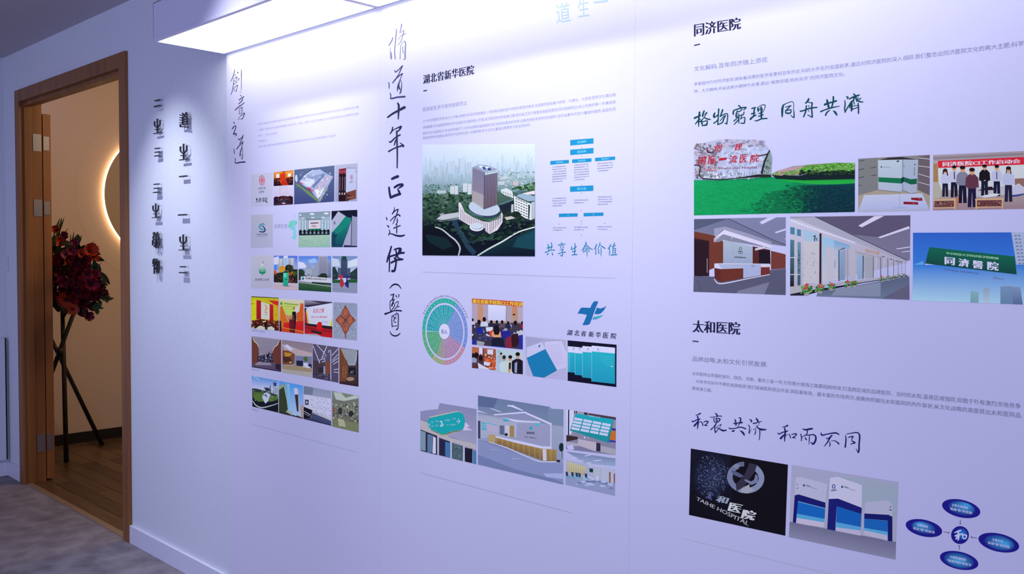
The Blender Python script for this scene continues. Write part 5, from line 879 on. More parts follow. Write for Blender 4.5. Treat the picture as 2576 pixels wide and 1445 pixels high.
P.g('c0c8f0', 'b0bcf0', 200,715, 1060,690, 1165,915, 118,935).p('b4b8dc', 118,935, 1165,915, 1172,945, 118,965).l('98a0cc', 6, 730,690, 725,905).l('8890b8', 4, 640,905, 820,905).p('8c2438', 895,755, 1060,755, 1068,800, 1000,800, 900,785).p('8c2438', 785,812, 1000,820, 1005,858, 785,852).l('e8b0b8', 6, 1010,768, 1040,772).l('e8b0b8', 6, 925,835, 950,840).done()
P = Pic('photograph of seven people standing under a red banner', PC, C2, 'b8bcff')
P.g('a4a4c0', 'a498a8', 1225,120, 2576,60, 2576,920, 1222,942).p('c4ccec', 1300,320, 2576,260, 2576,640, 1310,640).p('9c8060', 1228,250, 1290,240, 1300,520, 1228,520).p('8c6c70', 2440,470, 2576,465, 2576,620, 2440,600).p('9c94b4', 1225,120, 2576,60, 2576,150, 1225,215).p('888098', 1230,150, 2576,90, 2576,120, 1230,190)
P.g('a8a0b4', '94809c', 1222,640, 2576,620, 2576,920, 1222,942).p('a8a8b0', 1228,525, 1310,530, 1350,640, 1330,760, 1225,770).p('b4b4d8', 1600,600, 2350,580, 2400,700, 1620,760).p('b8bcec', 2380,600, 2500,540, 2576,600, 2576,700, 2400,720).b('3c5098', 2380,730,26, 2480,720,30, 2576,700,20).p('281c2c', 1880,650, 2140,640, 2100,590, 2060,590)
P.p('c82844', 1295,208, 2576,148, 2576,262, 1300,310).t('f0e4fc', '同济医院CI工作启动会', 1370,222, 2520,178, 2520,240, 1370,292, bold=.04)
def pz(x, y, h, a, b_): person(P, x, y, h, a, b_)
pz(1405, 320, 420, 'b4bcf0', '202040'); P.p('3c2028', 1365,400, 1370,340, 1400,318, 1435,335, 1450,420, 1432,430, 1425,370, 1385,370, 1380,410)
pz(1538, 270, 480, 'b8bcec', '181c3c'); P.l('303868', 16, 1540,370, 1542,480)
pz(1663, 275, 560, '7c80a8', '18183c'); pz(1803, 305, 590, '603c58', '201c4c'); pz(2172, 262, 470, 'b4b8ec', '181c44'); P.l('4c4c80', 14, 2170,370, 2172,480)
pz(1990, 255, 490, '1c1828', '1c2040'); pz(2345, 285, 530, 'b0b8f0', '24244c'); P.p('2c1c28', 2308,390, 2312,310, 2345,288, 2378,305, 2388,400, 2372,400, 2368,330, 2322,330, 2320,395)
P.l('d8dcec', 10, 1980,500, 2005,498)
for (a, b_, yy) in ((1225, 1560, 780), (1850, 2270, 770)):
    P.p('c8a890', a, yy, b_, yy-8, b_+10, yy+14, a, yy+22).p('68404c', a+20, yy+25, b_-10, yy+20, b_-10, yy+110, a+20, yy+115).l('caa890', 20, b_-15, yy+10, b_-15, yy+150).l('caa890', 14, a+2, yy+130, b_-10, yy+120).s_(20, ['8c6068', 'a88890', '50303c'], a+30, yy+40, b_-30, yy+100, 12)
    if a > 1300: P.l('caa890', 22, a+16, yy+20, a+16, yy+155)
P.p('c8d0f0', 1910,735, 2120,690, 2230,700, 2150,735, 1990,755).p('c07050', 1560,740, 1590,735, 1600,880, 1580,890).done()
P = Pic('photograph of a dark red reception hall with a white lit desk', PC, C3, 'd4d4ff')
P.K(115,95, 1140,75, 1138,945, 108,908); P.g('7c80a4', '8484a4', 115,95, 1140,75, 1140,400, 115,250).p('606884', 115,98, 500,90, 115,220).p('8c90b4', 500,90, 1140,75, 1140,380, 980,320).l('202030', 5, 495,88, 980,320, 1138,385).p('dcd8fc', 845,130, 940,80, 1035,75, 875,155).p('dcd8fc', 1018,240, 1140,200, 1140,220, 1030,255).l('dcd8fc', 8, 1128,318, 1140,314)
P.p('a8a8c8', 340,200, 460,180, 700,250, 980,350, 980,390, 440,210, 340,310).p('7c4438', 115,232, 340,280, 440,345, 440,600, 115,735).p('582c30', 115,300, 285,340, 285,735, 115,735).p('34202c', 115,320, 280,345, 270,735, 115,735).l('b0a0b0', 8, 262,535, 262,695).p('643030', 770,400, 965,440, 970,600, 770,600).p('281c2c', 840,440, 965,450, 965,600, 840,600).p('844840', 975,450, 1138,490, 1138,640, 975,660)
P.g('60607c', '7c7898', 115,735, 400,740, 1140,640, 1140,945, 800,935).p('686884', 112,730, 420,750, 1138,655, 1138,945, 108,908).p('8c8ca8', 600,900, 960,800, 900,940, 590,930).l('34344c', 3, 150,780, 195,905).l('34344c', 3, 400,830, 520,930)
P.p('e4e0fc', 340,310, 450,215, 980,385, 980,425, 445,265, 335,350).p('9494ac', 445,265, 975,425, 780,385, 440,330, 400,350, 340,355).p('c0bcd4', 335,312, 345,310, 445,262, 340,355).e('f8f4ff', 538, 306, 8, 5).p('dcd8e8', 795,425, 900,400, 920,420, 800,448)
P.g('b8c4d8', 'a8b4d4', 440,325, 770,405, 770,595, 440,595).l('9ca4bc', 2, 440,455, 770,490).l('9ca4bc', 2, 550,350, 550,595).ring('2c7c60', 633, 428, 13, 16, 7).l('202830', 8, 605,458, 660,462).l('384048', 5, 610,480, 655,482).t('1c3c44', '同济医院健康咨询', 568,512, 693,520, 693,534, 568,528, bold=.06)
P.p('e0dcf4', 342,592, 420,590, 960,595, 960,635, 860,632, 665,645, 410,652, 342,642).p('b8c0e0', 385,600, 665,600, 665,640, 420,648).p('6c3434', 342,642, 410,655, 412,800, 345,760).p('783c34', 410,655, 665,645, 665,757, 412,800).p('b8c0e8', 665,600, 862,602, 860,725, 665,757).p('803c38', 862,635, 960,632, 960,715, 862,725).l('9098b4', 7, 755,612, 795,612).l('8088a8', 5, 755,626, 790,626).b('e8e4fc', 342,765,8, 412,818,12, 700,765,10, 960,715,8).done()
P = Pic('photograph of a long display corridor lined with panels and potted red flowers', PC, C3, 'd0d0ff')
P.K(1190,72, 2532,52, 2522,997, 1188,950); P.g('807c9c', '8c88a8', 1190,72, 2532,52, 2528,560, 1190,200).p('b8b8d0', 1190,80, 1470,72, 1900,280, 2500,560, 2480,590, 1190,300).g('d4d0ec', 'c0bcd4', 1190,90, 1300,110, 2500,580, 1190,880).p('6c6484', 1800,66, 2532,53, 2530,200, 2200,300, 1900,270, 1480,72).l('1c1c2c', 6, 1465,68, 1900,280, 2500,560)
for q in ((1950,170, 2130,62, 2240,60, 1990,188), (2165,300, 2515,175, 2528,200, 2200,308), (2370,425, 2528,402, 2528,412, 2385,433), (2430,462, 2528,448, 2528,458, 2435,467)): P.p('e4e0ff', *q)
P.b('ece8ff', 1195,110,16, 1500,220,18, 1910,360,14)
P.p('5890b0', 1190,185, 1240,190, 1240,272, 1190,262).p('5890b0', 1265,205, 1310,215, 1310,290, 1265,280).g('5c8ca0', '20202c', 1190,325, 1235,330, 1232,850, 1188,850).g('78a0b8', '5c8098', 1272,350, 1308,355, 1305,840, 1270,838).t('20202c', '国家人文', 1278,730, 1300,730, 1300,830, 1278,830, bold=.05).s_(40, ['20202c', '404854'], 1278,440, 1300,740, 6, .8).l('e0e0f4', 8, 1190,525, 1240,525).l('e0e0f4', 8, 1190,715, 1300,715)
P.g('b0d0f0', 'd0d0e0', 1335,210, 1510,270, 1510,800, 1335,820).p('d4d0e0', 1335,340, 1510,350, 1510,810, 1330,825)
for _ in range(10): x, y = P.r.uniform(1450, 1500), P.r.uniform(280, 340); P.e('202434', x, y, 7, 8, 6)
P.s_(36, ['c8a890', 'b8c4a8', 'c0bcd0', 'a8a8c0'], 1340,470, 1500,760, 9, .7).l('40242c', 22, 1528,255, 1526,830).g('a8d0f4', 'd4d4e4', 1548,285, 1720,340, 1720,780, 1548,800).p('d0cce0', 1590,400, 1690,420, 1690,770, 1590,790).l('48708c', 5, 1690,560, 1690,640).g('88b8e8', 'b0c4e4', 1680,330, 1860,390, 1860,440, 1680,430).l('2c2830', 9, 1735,790, 1735,445, 1800,418).g('98b8dc', '8ca8cc', 1745,460, 1800,440, 1800,770, 1745,780)
for x in (1800, 1830): P.l('b0b0c4', 14, x, 440, x, 770)
P.p('c8c4d8', 1850,400, 1920,420, 1920,760, 1850,775).g('a8c4e8', 'a0b8d8', 1940,490, 2000,500, 2000,760, 1940,765).p('34404c', 2000,505, 2010,505, 2008,762, 2000,762).p('b4b8c8', 2020,510, 2115,520, 2115,750, 2020,755).l('2c343c', 5, 2118,520, 2118,750).p('b8b0b8', 1915,455, 2190,520, 2190,530, 1915,470).t('d8a888', '医院文化长廊', 2030,425, 2185,455, 2185,495, 2030,465, bold=.03)
for i, x in enumerate((2150, 2200, 2240, 2280, 2310, 2345, 2370, 2395, 2415, 2435, 2455, 2475)): P.l('8088a4' if i % 2 else 'd4d4e8', max(3, 12-i), x, 515+i*6, x, 745-i*3)
for x, y in ((2230,517), (2318,545), (2378,565), (2420,575)): P.l('384858', 7, x-15, y, x+12, y)
P.p('c0bcc8', 1190,850, 1480,830, 2180,750, 2500,715, 2500,725, 2180,770, 1480,860, 1190,940).p('28283c', 1190,935, 1480,880, 2180,775, 2500,725, 2500,735, 2000,810, 1500,910, 1350,950, 1190,950).g('6c7894', '808cac', 1500,912, 2520,735, 2522,997, 1480,958).p('98a0bc', 1700,880, 2200,800, 2200,960, 1650,950).p('747490', 2200,990, 2520,820, 2522,997)
for x, y, s, red in ((1370,870,58,1), (1525,860,48,1), (1652,838,42,1), (1845,815,40,.5), (1912,810,36,.3), (2215,755,32,.3), (2290,748,26,.1), (2350,740,22,.1), (2410,728,20,.1), (2460,718,18,.1)):
    P.p('b0a8b8', x-s*.55, y+s*.7, x+s*.55, y+s*.7, x+s*.4, y+s*1.4, x-s*.4, y+s*1.4); P.s_(int(30*s/50)+8, ['3c8c48', '68a850', '2c6c38', '88b868'], x-s, y-s*.5, x+s, y+s*.9, s*.25); P.s_(int(14*red)+3, ['c83c3c', 'e05c50'], x-s*.5, y-s*.9, x+s*.5, y+s*.1, s*.2)
P.done()
P = Pic('photograph of a green hospital billboard under deep blue sky', PC, C4, 'b8b8f4')
xr = 2050
P.g('3464d0', '3c7ce0', 175,170, xr,163, xr,700, 175,700).g('3c7ce0', 'a8ccf4', 175,700, xr,700, xr,1357, 165,1290).p('64a4ec', 175,700, 340,640, 380,800, 240,880, 172,900).p('90bcf0', 172,900, 300,950, 860,1100, 860,1300, 165,1290)
P.p('a4b0e0', 1800,165, xr,164, xr,1357, 1985,1355).s_(0, [], 0, 0, 1, 1, 1)
for i in range(18): y = 220+i*58; x = 1850+i*9; P.l('7484b4', 26, x, y, x+40, y-4).l('7484b4', 24, x+60, y, x+100, y-4)
P.p('50a0b8', 870,1110, 900,1110, 885,1315, 850,1312).p('90c8d8', 900,1090, 950,1090, 945,1315, 885,1315).p('8488b8', 960,1080, 990,1085, 985,1318, 945,1316).p('e0d0ec', 990,1090, 1020,1090, 1015,1320, 985,1318).p('4890ac', 1030,1120, 1130,1130, 1120,1322, 1015,1320).g('88b0c8', '7ca4c0', 1130,1130, 1260,1150, 1260,1330, 1120,1325)
for i in range(5): P.l('204068', 12, 1135, 1160+i*38, 1235, 1168+i*38)
P.p('304078', 1270,1150, 1330,1150, 1320,1332, 1265,1330).g('90a4cc', 'b0c4e8', 1335,1090, 1440,1080, 1440,1335, 1335,1332).p('8c98c4', 1440,1130, 1490,1150, 1480,1340, 1435,1335).p('406494', 1480,1180, 1620,1190, 1620,1345, 1480,1340).g('7c94c4', '6c88b8', 1620,1060, 1800,1050, 1830,1350, 1620,1345).g('8498c8', '5c70a8', 1800,1060, 1950,1070, 1990,1357, 1830,1352)
for i in range(6):
    for j in range(2): P.l('283c74', 16, 1850+j*60+i*6, 1110+i*42, 1880+j*60+i*6, 1112+i*42)
P.p('282438', 340,885, 900,950, 1670,1050, 1660,1120, 1620,1190, 1500,1160, 900,1060, 500,960).p('3c2838', 1200,1000, 1670,1060, 1655,1120, 1560,1180, 1440,1100)
P.g('18685c', '184c50', 445,408, 1855,562, 1890,860, 378,680).p('c8c0ec', 378,680, 1895,862, 1920,1050, 335,885).p('ac9cc8', 900,900, 1920,1010, 1925,1060, 900,960)
P.t('98c8b8', '华中科技大学同济医学院附属', 725,487, 1590,575, 1588,615, 722,527, bold=.03)
for ch, x, y, s in (('同', 785, 640, 78), ('濟', 1018, 668, 82), ('醫', 1250, 700, 82), ('院', 1500, 722, 88)): P.t('e8ecfc', ch, x-s, y-s*.85-6, x+s, y-s*.85+12, x+s-6, y+s*.75+12, x-s, y+s*.75-6, bold=.05, res=3)
P.ring('1c6860', 560, 790, 72, 54, 22, rot=6).p('1c6860', 500,770, 600,748, 630,770, 560,800, 620,810, 600,835, 520,830, 570,785).t('58589c', 'TONGJI HOSPITAL', 680,760, 1285,835, 1282,872, 678,798, bold=.008).l('9088b8', 3, 680,825, 1030,865).t('7470a8', '2km', 1500,890, 1670,915, 1668,950, 1498,930, bold=.005).l('6c68a0', 7, 1675,935, 1790,950).l('6c68a0', 7, 1740,905, 1795,948, 1735,975)
for x, y in ((425,830), (635,857), (845,883), (1040,903), (1258,932), (1467,957), (1685,978), (1870,1005)): P.e('20243c', x, y, 28, 12, 10, rot=-8); P.l('50507c', 3, x, y, x+8, y+70)
for x, y in ((370,1010), (545,1045), (712,1083), (880,1118), (1028,1150)): P.e('24344c', x, y, 24, 9, 8); P.l('50507c', 3, x, y, x+20, y-60)
P.l('40507c', 7, 245,880, 900,1060, 1440,1150).l('40507c', 6, 242,930, 900,1110).l('303c64', 12, 245,872, 245,945).l('6c80b0', 4, 300,905, 880,1085).done()
# lower right
C5 = (1700, 1110, 4.313); C6 = (1960, 1150, 4.897); C7 = (2260, 1230, 6.722)
P = Pic('black leather photograph with a round silver emblem and hospital name', PC, C5, 'bcbcf4')
P.g('1c1c34', '14121f', 163,82, 1217,258, 1188,1030, 143,803).p('16141f', 600,160, 1217,260, 1188,1030, 620,900)
for i in range(7): P.e(('1d1d38', '20213e', '232745', '262b4c', '2a3054', '2d355a', '313a60')[i], 390+i*3, 385+i*3, 215-i*26, 250-i*30, 30, rot=12)
def inblob(x, y): return ((x-390)/190)**2+((y-380)/235)**2 < 1
P.s_(620, ['5c6890', '48507c', '7880a8', '343c60', '8c94b8'], 215,150, 590,620, 6, 1, lambda x, y: inblob(x, y) and P.r.random() < 1.15-((x-390)/210)**2-((y-400)/250)**2).s_(150, ['28304c', '20263f'], 160,160, 600,640, 6)
P.ring('7c84b0', 758, 398, 172, 140, 60, 105, 236, rot=8).ring('8c94c0', 758, 398, 172, 140, 62, -62, 108, rot=8).ring('6c709c', 745, 390, 160, 138, 50, 215, 262, rot=8).p('3c3854', 800,240, 880,260, 860,330, 740,500, 660,545, 650,470, 740,380).p('8890b8', 620,275, 650,250, 700,262, 650,305).p('a8a8c4', 700,555, 720,510, 800,470, 800,500, 850,530, 780,570)
P.p('7c84b0', 750,415, 820,440, 850,420, 865,360, 890,380, 890,450, 820,480, 745,430).p('1c1828', 620,370, 680,380, 660,420, 640,460, 620,420).p('5c6490', 600,310, 690,350, 740,380, 700,400, 620,365)
for ch, x0_, y0_, x1_, y1_, c in (('太', 330,540,410,640, '5c6498'), ('和', 440,590,570,680, '98a4c4'), ('医', 575,668,715,780, 'ccd0e4'), ('院', 720,740,865,860, 'd8d8e8')): P.t(c, ch, x0_+22, y0_, x1_+10, y0_+26, x1_-22, y1_+4, x0_-6, y1_-22, bold=.06)
P.t('b0b0c8', 'TAIHE HOSPITAL', 232,605, 800,878, 785,922, 222,640, bold=.02).done()
P = Pic('photograph of three white and blue presentation boxes', PC, C6, 'b4b4ec')
P.g('a4a4d0', 'a8a8cc', 155,100, 1472,310, 1440,1060, 130,800).p('9ca8c8', 700,230, 1472,340, 1460,760, 800,500).g('74749c', '8c8cb4', 130,800, 1440,1050, 1435,1268, 120,990)
def bx(L, top, band, light, base, bot):
    pass
P.p('b4b4dc', 205,255, 265,250, 590,335, 570,560, 240,462, 192,470).p('1c2078', 192,475, 240,463, 570,565, 570,632, 232,545, 207,825, 168,812).p('1c68c4', 232,545, 568,632, 560,765, 217,700).p('5ca4e0', 217,700, 560,765, 558,808, 214,752).p('c0b8e0', 214,752, 558,808, 548,868, 208,828).p('6c9cd8', 232,545, 568,632, 568,642, 232,556)
P.p('c0c0e8', 625,260, 725,245, 1020,350, 1018,625, 725,515, 612,520).p('20247c', 612,520, 725,515, 1018,630, 1015,705, 708,608, 690,957, 590,925).p('1c64c0', 708,608, 1014,705, 1008,865, 702,805).p('5ca4e0', 702,805, 1008,865, 1006,908, 700,868).p('b8b4dc', 700,868, 1006,908, 1000,988, 692,955)
P.p('b0b0d8', 1060,560, 1340,535, 1400,600, 1395,735, 1340,718, 1052,700).p('1c2074', 1050,698, 1345,715, 1395,738, 1395,1042, 1338,1035, 1338,788, 1048,760).p('2068c0', 1048,760, 1338,790, 1336,925, 1046,875).p('60a8e0', 1046,875, 1336,925, 1335,968, 1045,905).p('b8b4dc', 1045,905, 1335,968, 1334,1035, 1040,955)
for x, y in ((305,352), (776,370)): P.e('3c5490', x, y, 13, 15); P.t('50608c', '太和医院', x+22, y-12, x+80, y+4, x+80, y+24, x+22, y+8, res=1, bold=.05); P.l('7480a8', 5, x+84, y+22, x+162, y+48)
P.ring('34509c', 672, 365, 17, 22, 10).t('3c4c80', '太和医院', 636,402, 706,396, 706,418, 636,428, bold=.05).l('3c4c80', 9, 225,335, 222,350).l('5c6898', 8, 212,392, 236,380).l('3c4c80', 9, 1376,605, 1372,630).l('50609c', 12, 1355,650, 1388,660).done()
def ov(cx, cy, rx, ry, rot, lx, ly, lr, txt, tr=12):
    P = Pic(None, PC, C7, 'a8a8e8', 'diagram_oval')
    P.e('201c90', cx, cy, rx, ry, 40, rot=rot)
    cr, sr = math.cos(math.radians(rot)), math.sin(math.radians(rot)); n = 9
    A0, B0 = P.col('201c90'), P.col('48a0ec')
    for i in range(n):
        t = 1-i/n; k = (1-t)**1.0; P.e(A0*(1-k)+B0*k, cx+lx*(1-t)*1.0, cy+ly*(1-t), rx*.97*t*lr+1, ry*.97*t*min(1, lr*1.1)+1, 28, rot=rot)
    for j, s_t in enumerate(txt):
        w = len(s_t)*23; h = 24; yy = cy+(j-.5)*74; tr_ = math.tan(math.radians(tr)); xx = cx-20*(1-j)+(0 if len(txt) > 1 else 0)
        P.t('bcd4fc', s_t, xx-w, yy-h-w*tr_, xx+w, yy-h+w*tr_, xx+w, yy+h+w*tr_, xx-w, yy+h-w*tr_, bold=.02)
    P.done()
ov(1062, 338, 330, 148, 13, 110, -70, .8, ['太和文化理念', '蕴涵“和”的思想'])
ov(432, 668, 315, 140, 13, -80, -80, .75, ['太和现状', '表达“和”的诉求'])
ov(1698, 915, 352, 152, 13, 130, 20, .85, ['太和文化', '体现“和”的过程'])
ov(1027, 1216, 332, 148, 13, -20, 10, .9, ['太和管理制度', '“和而不同”的哲学'])
P = Pic('small round blue disc in the middle of the ovals', PC, C7, 'a8a8e8', 'diagram_oval'); P.e('201c90', 1042, 786, 150, 152, 40, rot=30)
for i in range(7): P.e(P.col('201c90')*(1-i/6)+P.col('2c78dc')*(i/6), 1060+i*4, 770-i*2, 120-i*17, 120-i*17, 24)
P.b('bcd0f4', 950,745,16, 1000,725,24, 1050,710,30).b('bcd0f4', 960,800,24, 1030,780,30, 1080,765,24).b('bcd0f4', 1010,730,24, 1020,800,32, 1010,870,24).b('bcd0f4', 1000,800,20, 975,850,26).b('bcd0f4', 1085,790,20, 1095,845,22).b('bcd0f4', 1085,785,22, 1150,790,24, 1135,845,22, 1095,845,18)
for a in ((1045,530, 1045,590, 0), (770,732, 845,745, 1), (1330,838, 1240,822, 1), (1032,1040, 1030,975, 0)):
    P.done() if a[0] == 1045 else None; P = Pic(None, PC, C7, 'a8a8e8', 'diagram_arrow')
    x0_, y0_, x1_, y1_, _ = a; P.l('443c70', 9, x0_, y0_, x1_, y1_); dx, dy = x1_-x0_, y1_-y0_; L_ = math.hypot(dx, dy); dx, dy = dx/L_, dy/L_; P.p('3c3470', x1_+dx*18, y1_+dy*18, x1_-dy*18, y1_+dx*18, x1_+dy*18, y1_-dx*18)
    P.done()
# ------------------------------------------------------------------ raised seal-script characters on the white wall
# strokes in centimetres about the character's middle (x right, z up); each bar stands off the wall on two thin pins
KX = np.array([1.75, 1.0])
def seal(label, px, py, h, strokes, w=.62, group=None):
    c = on_y(px, py, WY-.016); k = h/100.0
    e = empty('raised_character', (c[0], WY-.016, c[2])); tag(e, label, 'raised character')
    dp = 0; t = .0046 if w > 1.2 else .0034
    for st in strokes:
        m = MB()
        q = smooth([(a, b, 0) for a, b in zip(st[::2], st[1::2])], 4 if len(st) > 4 else 1)
        Q = [np.array(z[:2])*k*KX for z in q]; Q[0] = Q[0]+(Q[0]-Q[1])/np.linalg.norm(Q[0]-Q[1])*w*k*.3; Q[-1] = Q[-1]+(Q[-1]-Q[-2])/np.linalg.norm(Q[-1]-Q[-2])*w*k*.3
        n_ = len(Q); dp += .00012
        for i in range(n_):
            d = Q[min(i+1, n_-1)]-Q[max(i-1, 0)]; d = d/np.linalg.norm(d); nn = np.array([-d[1], d[0]])*w*k/2
            for y, z in ((-t-dp, Q[i]-nn), (-t-dp, Q[i]+nn), (t-dp, Q[i]+nn), (t-dp, Q[i]-nn)): m.v.append((c[0]+z[0], WY-.016+y, c[2]+z[1]))
        for i in range(n_-1):
            for r in range(4): a, b = 4*i+r, 4*i+(r+1) % 4; m.f.append((a, b, b+4, a+4))
        m.f.append((3, 2, 1, 0)); m.f.append(tuple(4*(n_-1)+r for r in range(4)))
        m.build('stroke', M['blackmetal'], e)
        for z in (q[0], q[-1]):
            X, Z = c[0]+z[0]*k*1.75, c[2]+z[1]*k; MB().tube((X, WY-.012, Z), (X, WY, Z), .0009, k=5).build('mounting_pin', M['steel'], e)
    pass
YI = [(-5, 0, 5, 0)]
ER = [(-3.6, 4.2, 3.6, 4.2), (-5, -4.2, 5, -4.2)]
SAN = [(-4, 6, 4, 6), (-4, 0, 4, 0), (-5, -6, 5, -6)]
SHENG = [(0, 8.5, 0, -7.2), (-4, 6.2, -3.8, 1.5, 0, -1.6), (4, 6.2, 3.8, 1.5, 0, -1.6), (-3, -3.4, 3, -3.4), (-5, -7.8, 5, -7.8)]
DAO = [(-5, 6.5, -3.4, 6), (-5, 3.8, -3.4, 3.4), (-5, 1.2, -3.4, .8), (-5, -1.6, -3.2, -2), (-4.6, -3.5, -4.4, -6, -1, -6.4, 5, -8.2), (-1.5, 7.6, -.6, 6), (3.5, 7.6, 2.6, 6), (-2, 5.4, 5, 5.4), (-1.4, 3.6, -1.4, -4.4), (4.2, 3.6, 4.2, -4.4), (-1.4, 3.6, 4.2, 3.6), (-1.4, 1, 4.2, 1), (-1.4, -1.6, 4.2, -1.6), (-1.4, -4.4, 4.2, -4.4), (1.4, 5.4, 1.4, 3.6)]
WAN = [(-4, 8, -2, 8), (-3, 9, -3, 6.4), (-4, 7, 4, 7), (2, 9, 2, 6.4), (-3.4, 5, 0, 6, 3.4, 5, 4, 2, 0, 1, -4, 2, -3.4, 5), (-3.6, 3.4, 3.6, 3.4), (0, 6, 0, -2), (-4.6, 0, -2, .6, 0, -1, 2, .6, 4.6, 0, 4.8, -6), (-4.6, 0, -4.8, -5.4), (-2.4, -2, -1, -4, -2.6, -7), (2.4, -2, 1.6, -5, 3.4, -8), (-.4, -2.4, .2, -8.6)]
WU = [(-4.4, 8, -4.8, 3), (-2.8, 9, -3, -9), (-5, 5.4, -1, 5.8), (-5, .4, -1, 1.4), (-4.8, 2.6, -1.4, 3.6), (.8, 8.4, .2, 4.8, -.8, 2.6), (.6, 6, 4.8, 6, 4.8, -3, 3.6, -8, 2.4, -7), (2.2, 5.8, 1.6, 1, -.6, -4), (3.6, 5.8, 3.2, -1, .6, -7)]
def seal_all():
    B = 100*.0762
    for lab, px, py, h, st, w in (
        ('raised black seal character, dense topmost one of the right column near the printed wall', 463, 303, .40, DAO, .95),
        ('raised black forked character above the upper single bar of the right column', 462, 383, .40, SHENG, .95),
        ('upper single black bar of the right raised column', 461, 444, .33, YI, 1.7),
        ('lower single black bar of the right raised column', 459, 541, .36, YI, 1.7),
        ('raised black forked character between the lower single bar and the bottom pair of bars', 461, 611, .40, SHENG, .95),
        ('pair of raised black bars at the bottom of the right column', 460, 679, .30, ER, 1.7),
        ('pair of raised black bars at the top of the left column by the doorway', 396, 260, .30, ER, 1.6),
        ('raised black forked character under the top pair of bars in the left column', 396, 318, .38, SHENG, .95),
        ('upper set of three raised black bars in the left column', 396, 383, .27, SAN, 1.6),
        ('lower set of three raised black bars in the left column', 394, 474, .30, SAN, 1.5),
        ('raised black forked character under the lower three bars of the left column', 392, 531, .38, SHENG, .95),
        ('raised black curly seal character, second from the bottom of the left column', 393, 605, .40, WAN, .95),
        ('raised black slanting seal character at the bottom of the left column', 393, 670, .37, WU, 1.05)):
        seal(lab, px, py, h*1.0, [tuple(v for v in s_) for s_ in st], w)
seal_all()

# ------------------------------------------------------------------ flower arrangement on crossed poles in the inner room
FR = random.Random(21)
fc = Vector(on_y(176, 700, 2.15))
stand = empty('flower_arrangement', (fc.x, fc.y, 0)); tag(stand, 'tall red flower arrangement standing on three crossed black poles in the inner room', 'flowers')
f1, f2 = Vector(on_z(167, 1163, 0)), Vector(on_z(257, 1120, 0))
kn = Vector(on_y(152, 885, 2.15))
def pole(foot, thru, top_z):
    d = thru-foot; s_ = (top_z-foot.z)/d.z; MB().tube(tuple(foot), tuple(foot+d*s_), .0155, .013, 10).build('pole', M['dark'], stand, smooth=True)
V3 = lambda x, y, Y: Vector(on_y(x, y, Y))
pole(f1, V3(158, 815, 2.17), 1.16); pole(f2, V3(127, 850, 2.12), .92)
c1, c2 = V3(126, 950, 2.105), V3(180, 803, 2.19)
f3 = c1-(c2-c1)*(c1.z/(c2.z-c1.z)); pole(f3, c2, 1.12)
kn = V3(152, 886, 2.145)
MB().tube(tuple(kn+Vector((-.004, 0, -.028))), tuple(kn+Vector((.004, 0, .028))), .024, .024, 10).build('binding', M['dark'], stand, smooth=True)

fm = [noise_mat('petal', tuple(.62*v for v in a), tuple(.62*v for v in b), 40, .55, 3) for a, b in (
    ((.30, .010, .020), (.45, .03, .05)), ((.22, .006, .03), (.40, .03, .09)), ((.60, .045, .012), (.72, .10, .02)), ((.13, .004, .018), (.24, .012, .04)), ((.45, .10, .16), (.55, .16, .22)))]
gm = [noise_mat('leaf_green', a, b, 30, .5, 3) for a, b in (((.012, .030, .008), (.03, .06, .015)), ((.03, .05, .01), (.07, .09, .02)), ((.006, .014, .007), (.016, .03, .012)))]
cm = mat('flower_centre', (.03, .012, .004), .8)
def petal(m, L_, w, curl, ang, lift):
    n = len(m.v); ca, sa = math.cos(ang), math.sin(ang); rows = 5
    for i in range(rows+1):
        t = i/rows; r = .12*L_+L_*t*math.cos(curl*t*.8); z = lift*L_*t+L_*.35*math.sin(curl*t); ww = w*math.sin(math.pi*(.12+.83*t))**.8
        for s_ in (-1, 0, 1): m.v.append((r*ca-s_*ww*sa, r*sa+s_*ww*ca, z+(.12*w if s_ else 0)))
    for i in range(rows):
        for j in range(2): a = n+i*3+j; m.f.append((a, a+1, a+4, a+3))
def lily():
    m = MB()
    for i in range(6): petal(m, .052, .014, 1.4, i*math.pi/3+(.1 if i % 2 else 0), .55)
    return m.mesh('blossom', smooth=True)
def gerbera():
    m = MB()
    for i in range(18): petal(m, .042, .0058, .5, i*math.pi/9, .12)
    for i in range(14): petal(m, .028, .0052, .6, i*math.pi/7+.2, .35)
    return m.mesh('blossom', smooth=True)
def rose():
    m = MB()
    for k_, (n, L_, lf) in enumerate(((5, .020, 1.6), (6, .028, 1.1), (7, .036, .6))):
        for i in range(n): petal(m, L_, .017, .9, i*2*math.pi/n+k_, lf)
    return m.mesh('blossom', smooth=True)
protos = [lily(), gerbera(), rose()]
for me in protos: me.materials.append(fm[0])
cmesh = MB().tube((0, 0, 0), (0, 0, .010), .011, .007, 9).mesh('flower_centre'); cmesh.materials.append(cm)
core_c = Vector(on_y(170, 690, 2.17))
def shell(px, py, dy=0):       # a point on the rounded front of the bouquet from where it shows
    return Vector(on_y(px, py, 2.15+dy))
def orient(o, d, roll=0):
    o.rotation_mode = 'QUATERNION'; q = Vector(d).to_track_quat('Z', 'Y'); from mathutils import Quaternion
    o.rotation_quaternion = q @ Quaternion((0, 0, 1), roll)
cam_d = (Vector((0, 0, 1.4))-core_c).normalized()
def put(name, me, m, p, d, s_, roll=0, parent=stand):
    o = bpy.data.objects.new(name, me); C.objects.link(o); o.parent = parent; o.location = p-parent.location if parent is stand else p
    o.scale = (s_, s_, s_); orient(o, d, roll); o.material_slots[0].link = 'OBJECT'; o.material_slots[0].material = m; return o
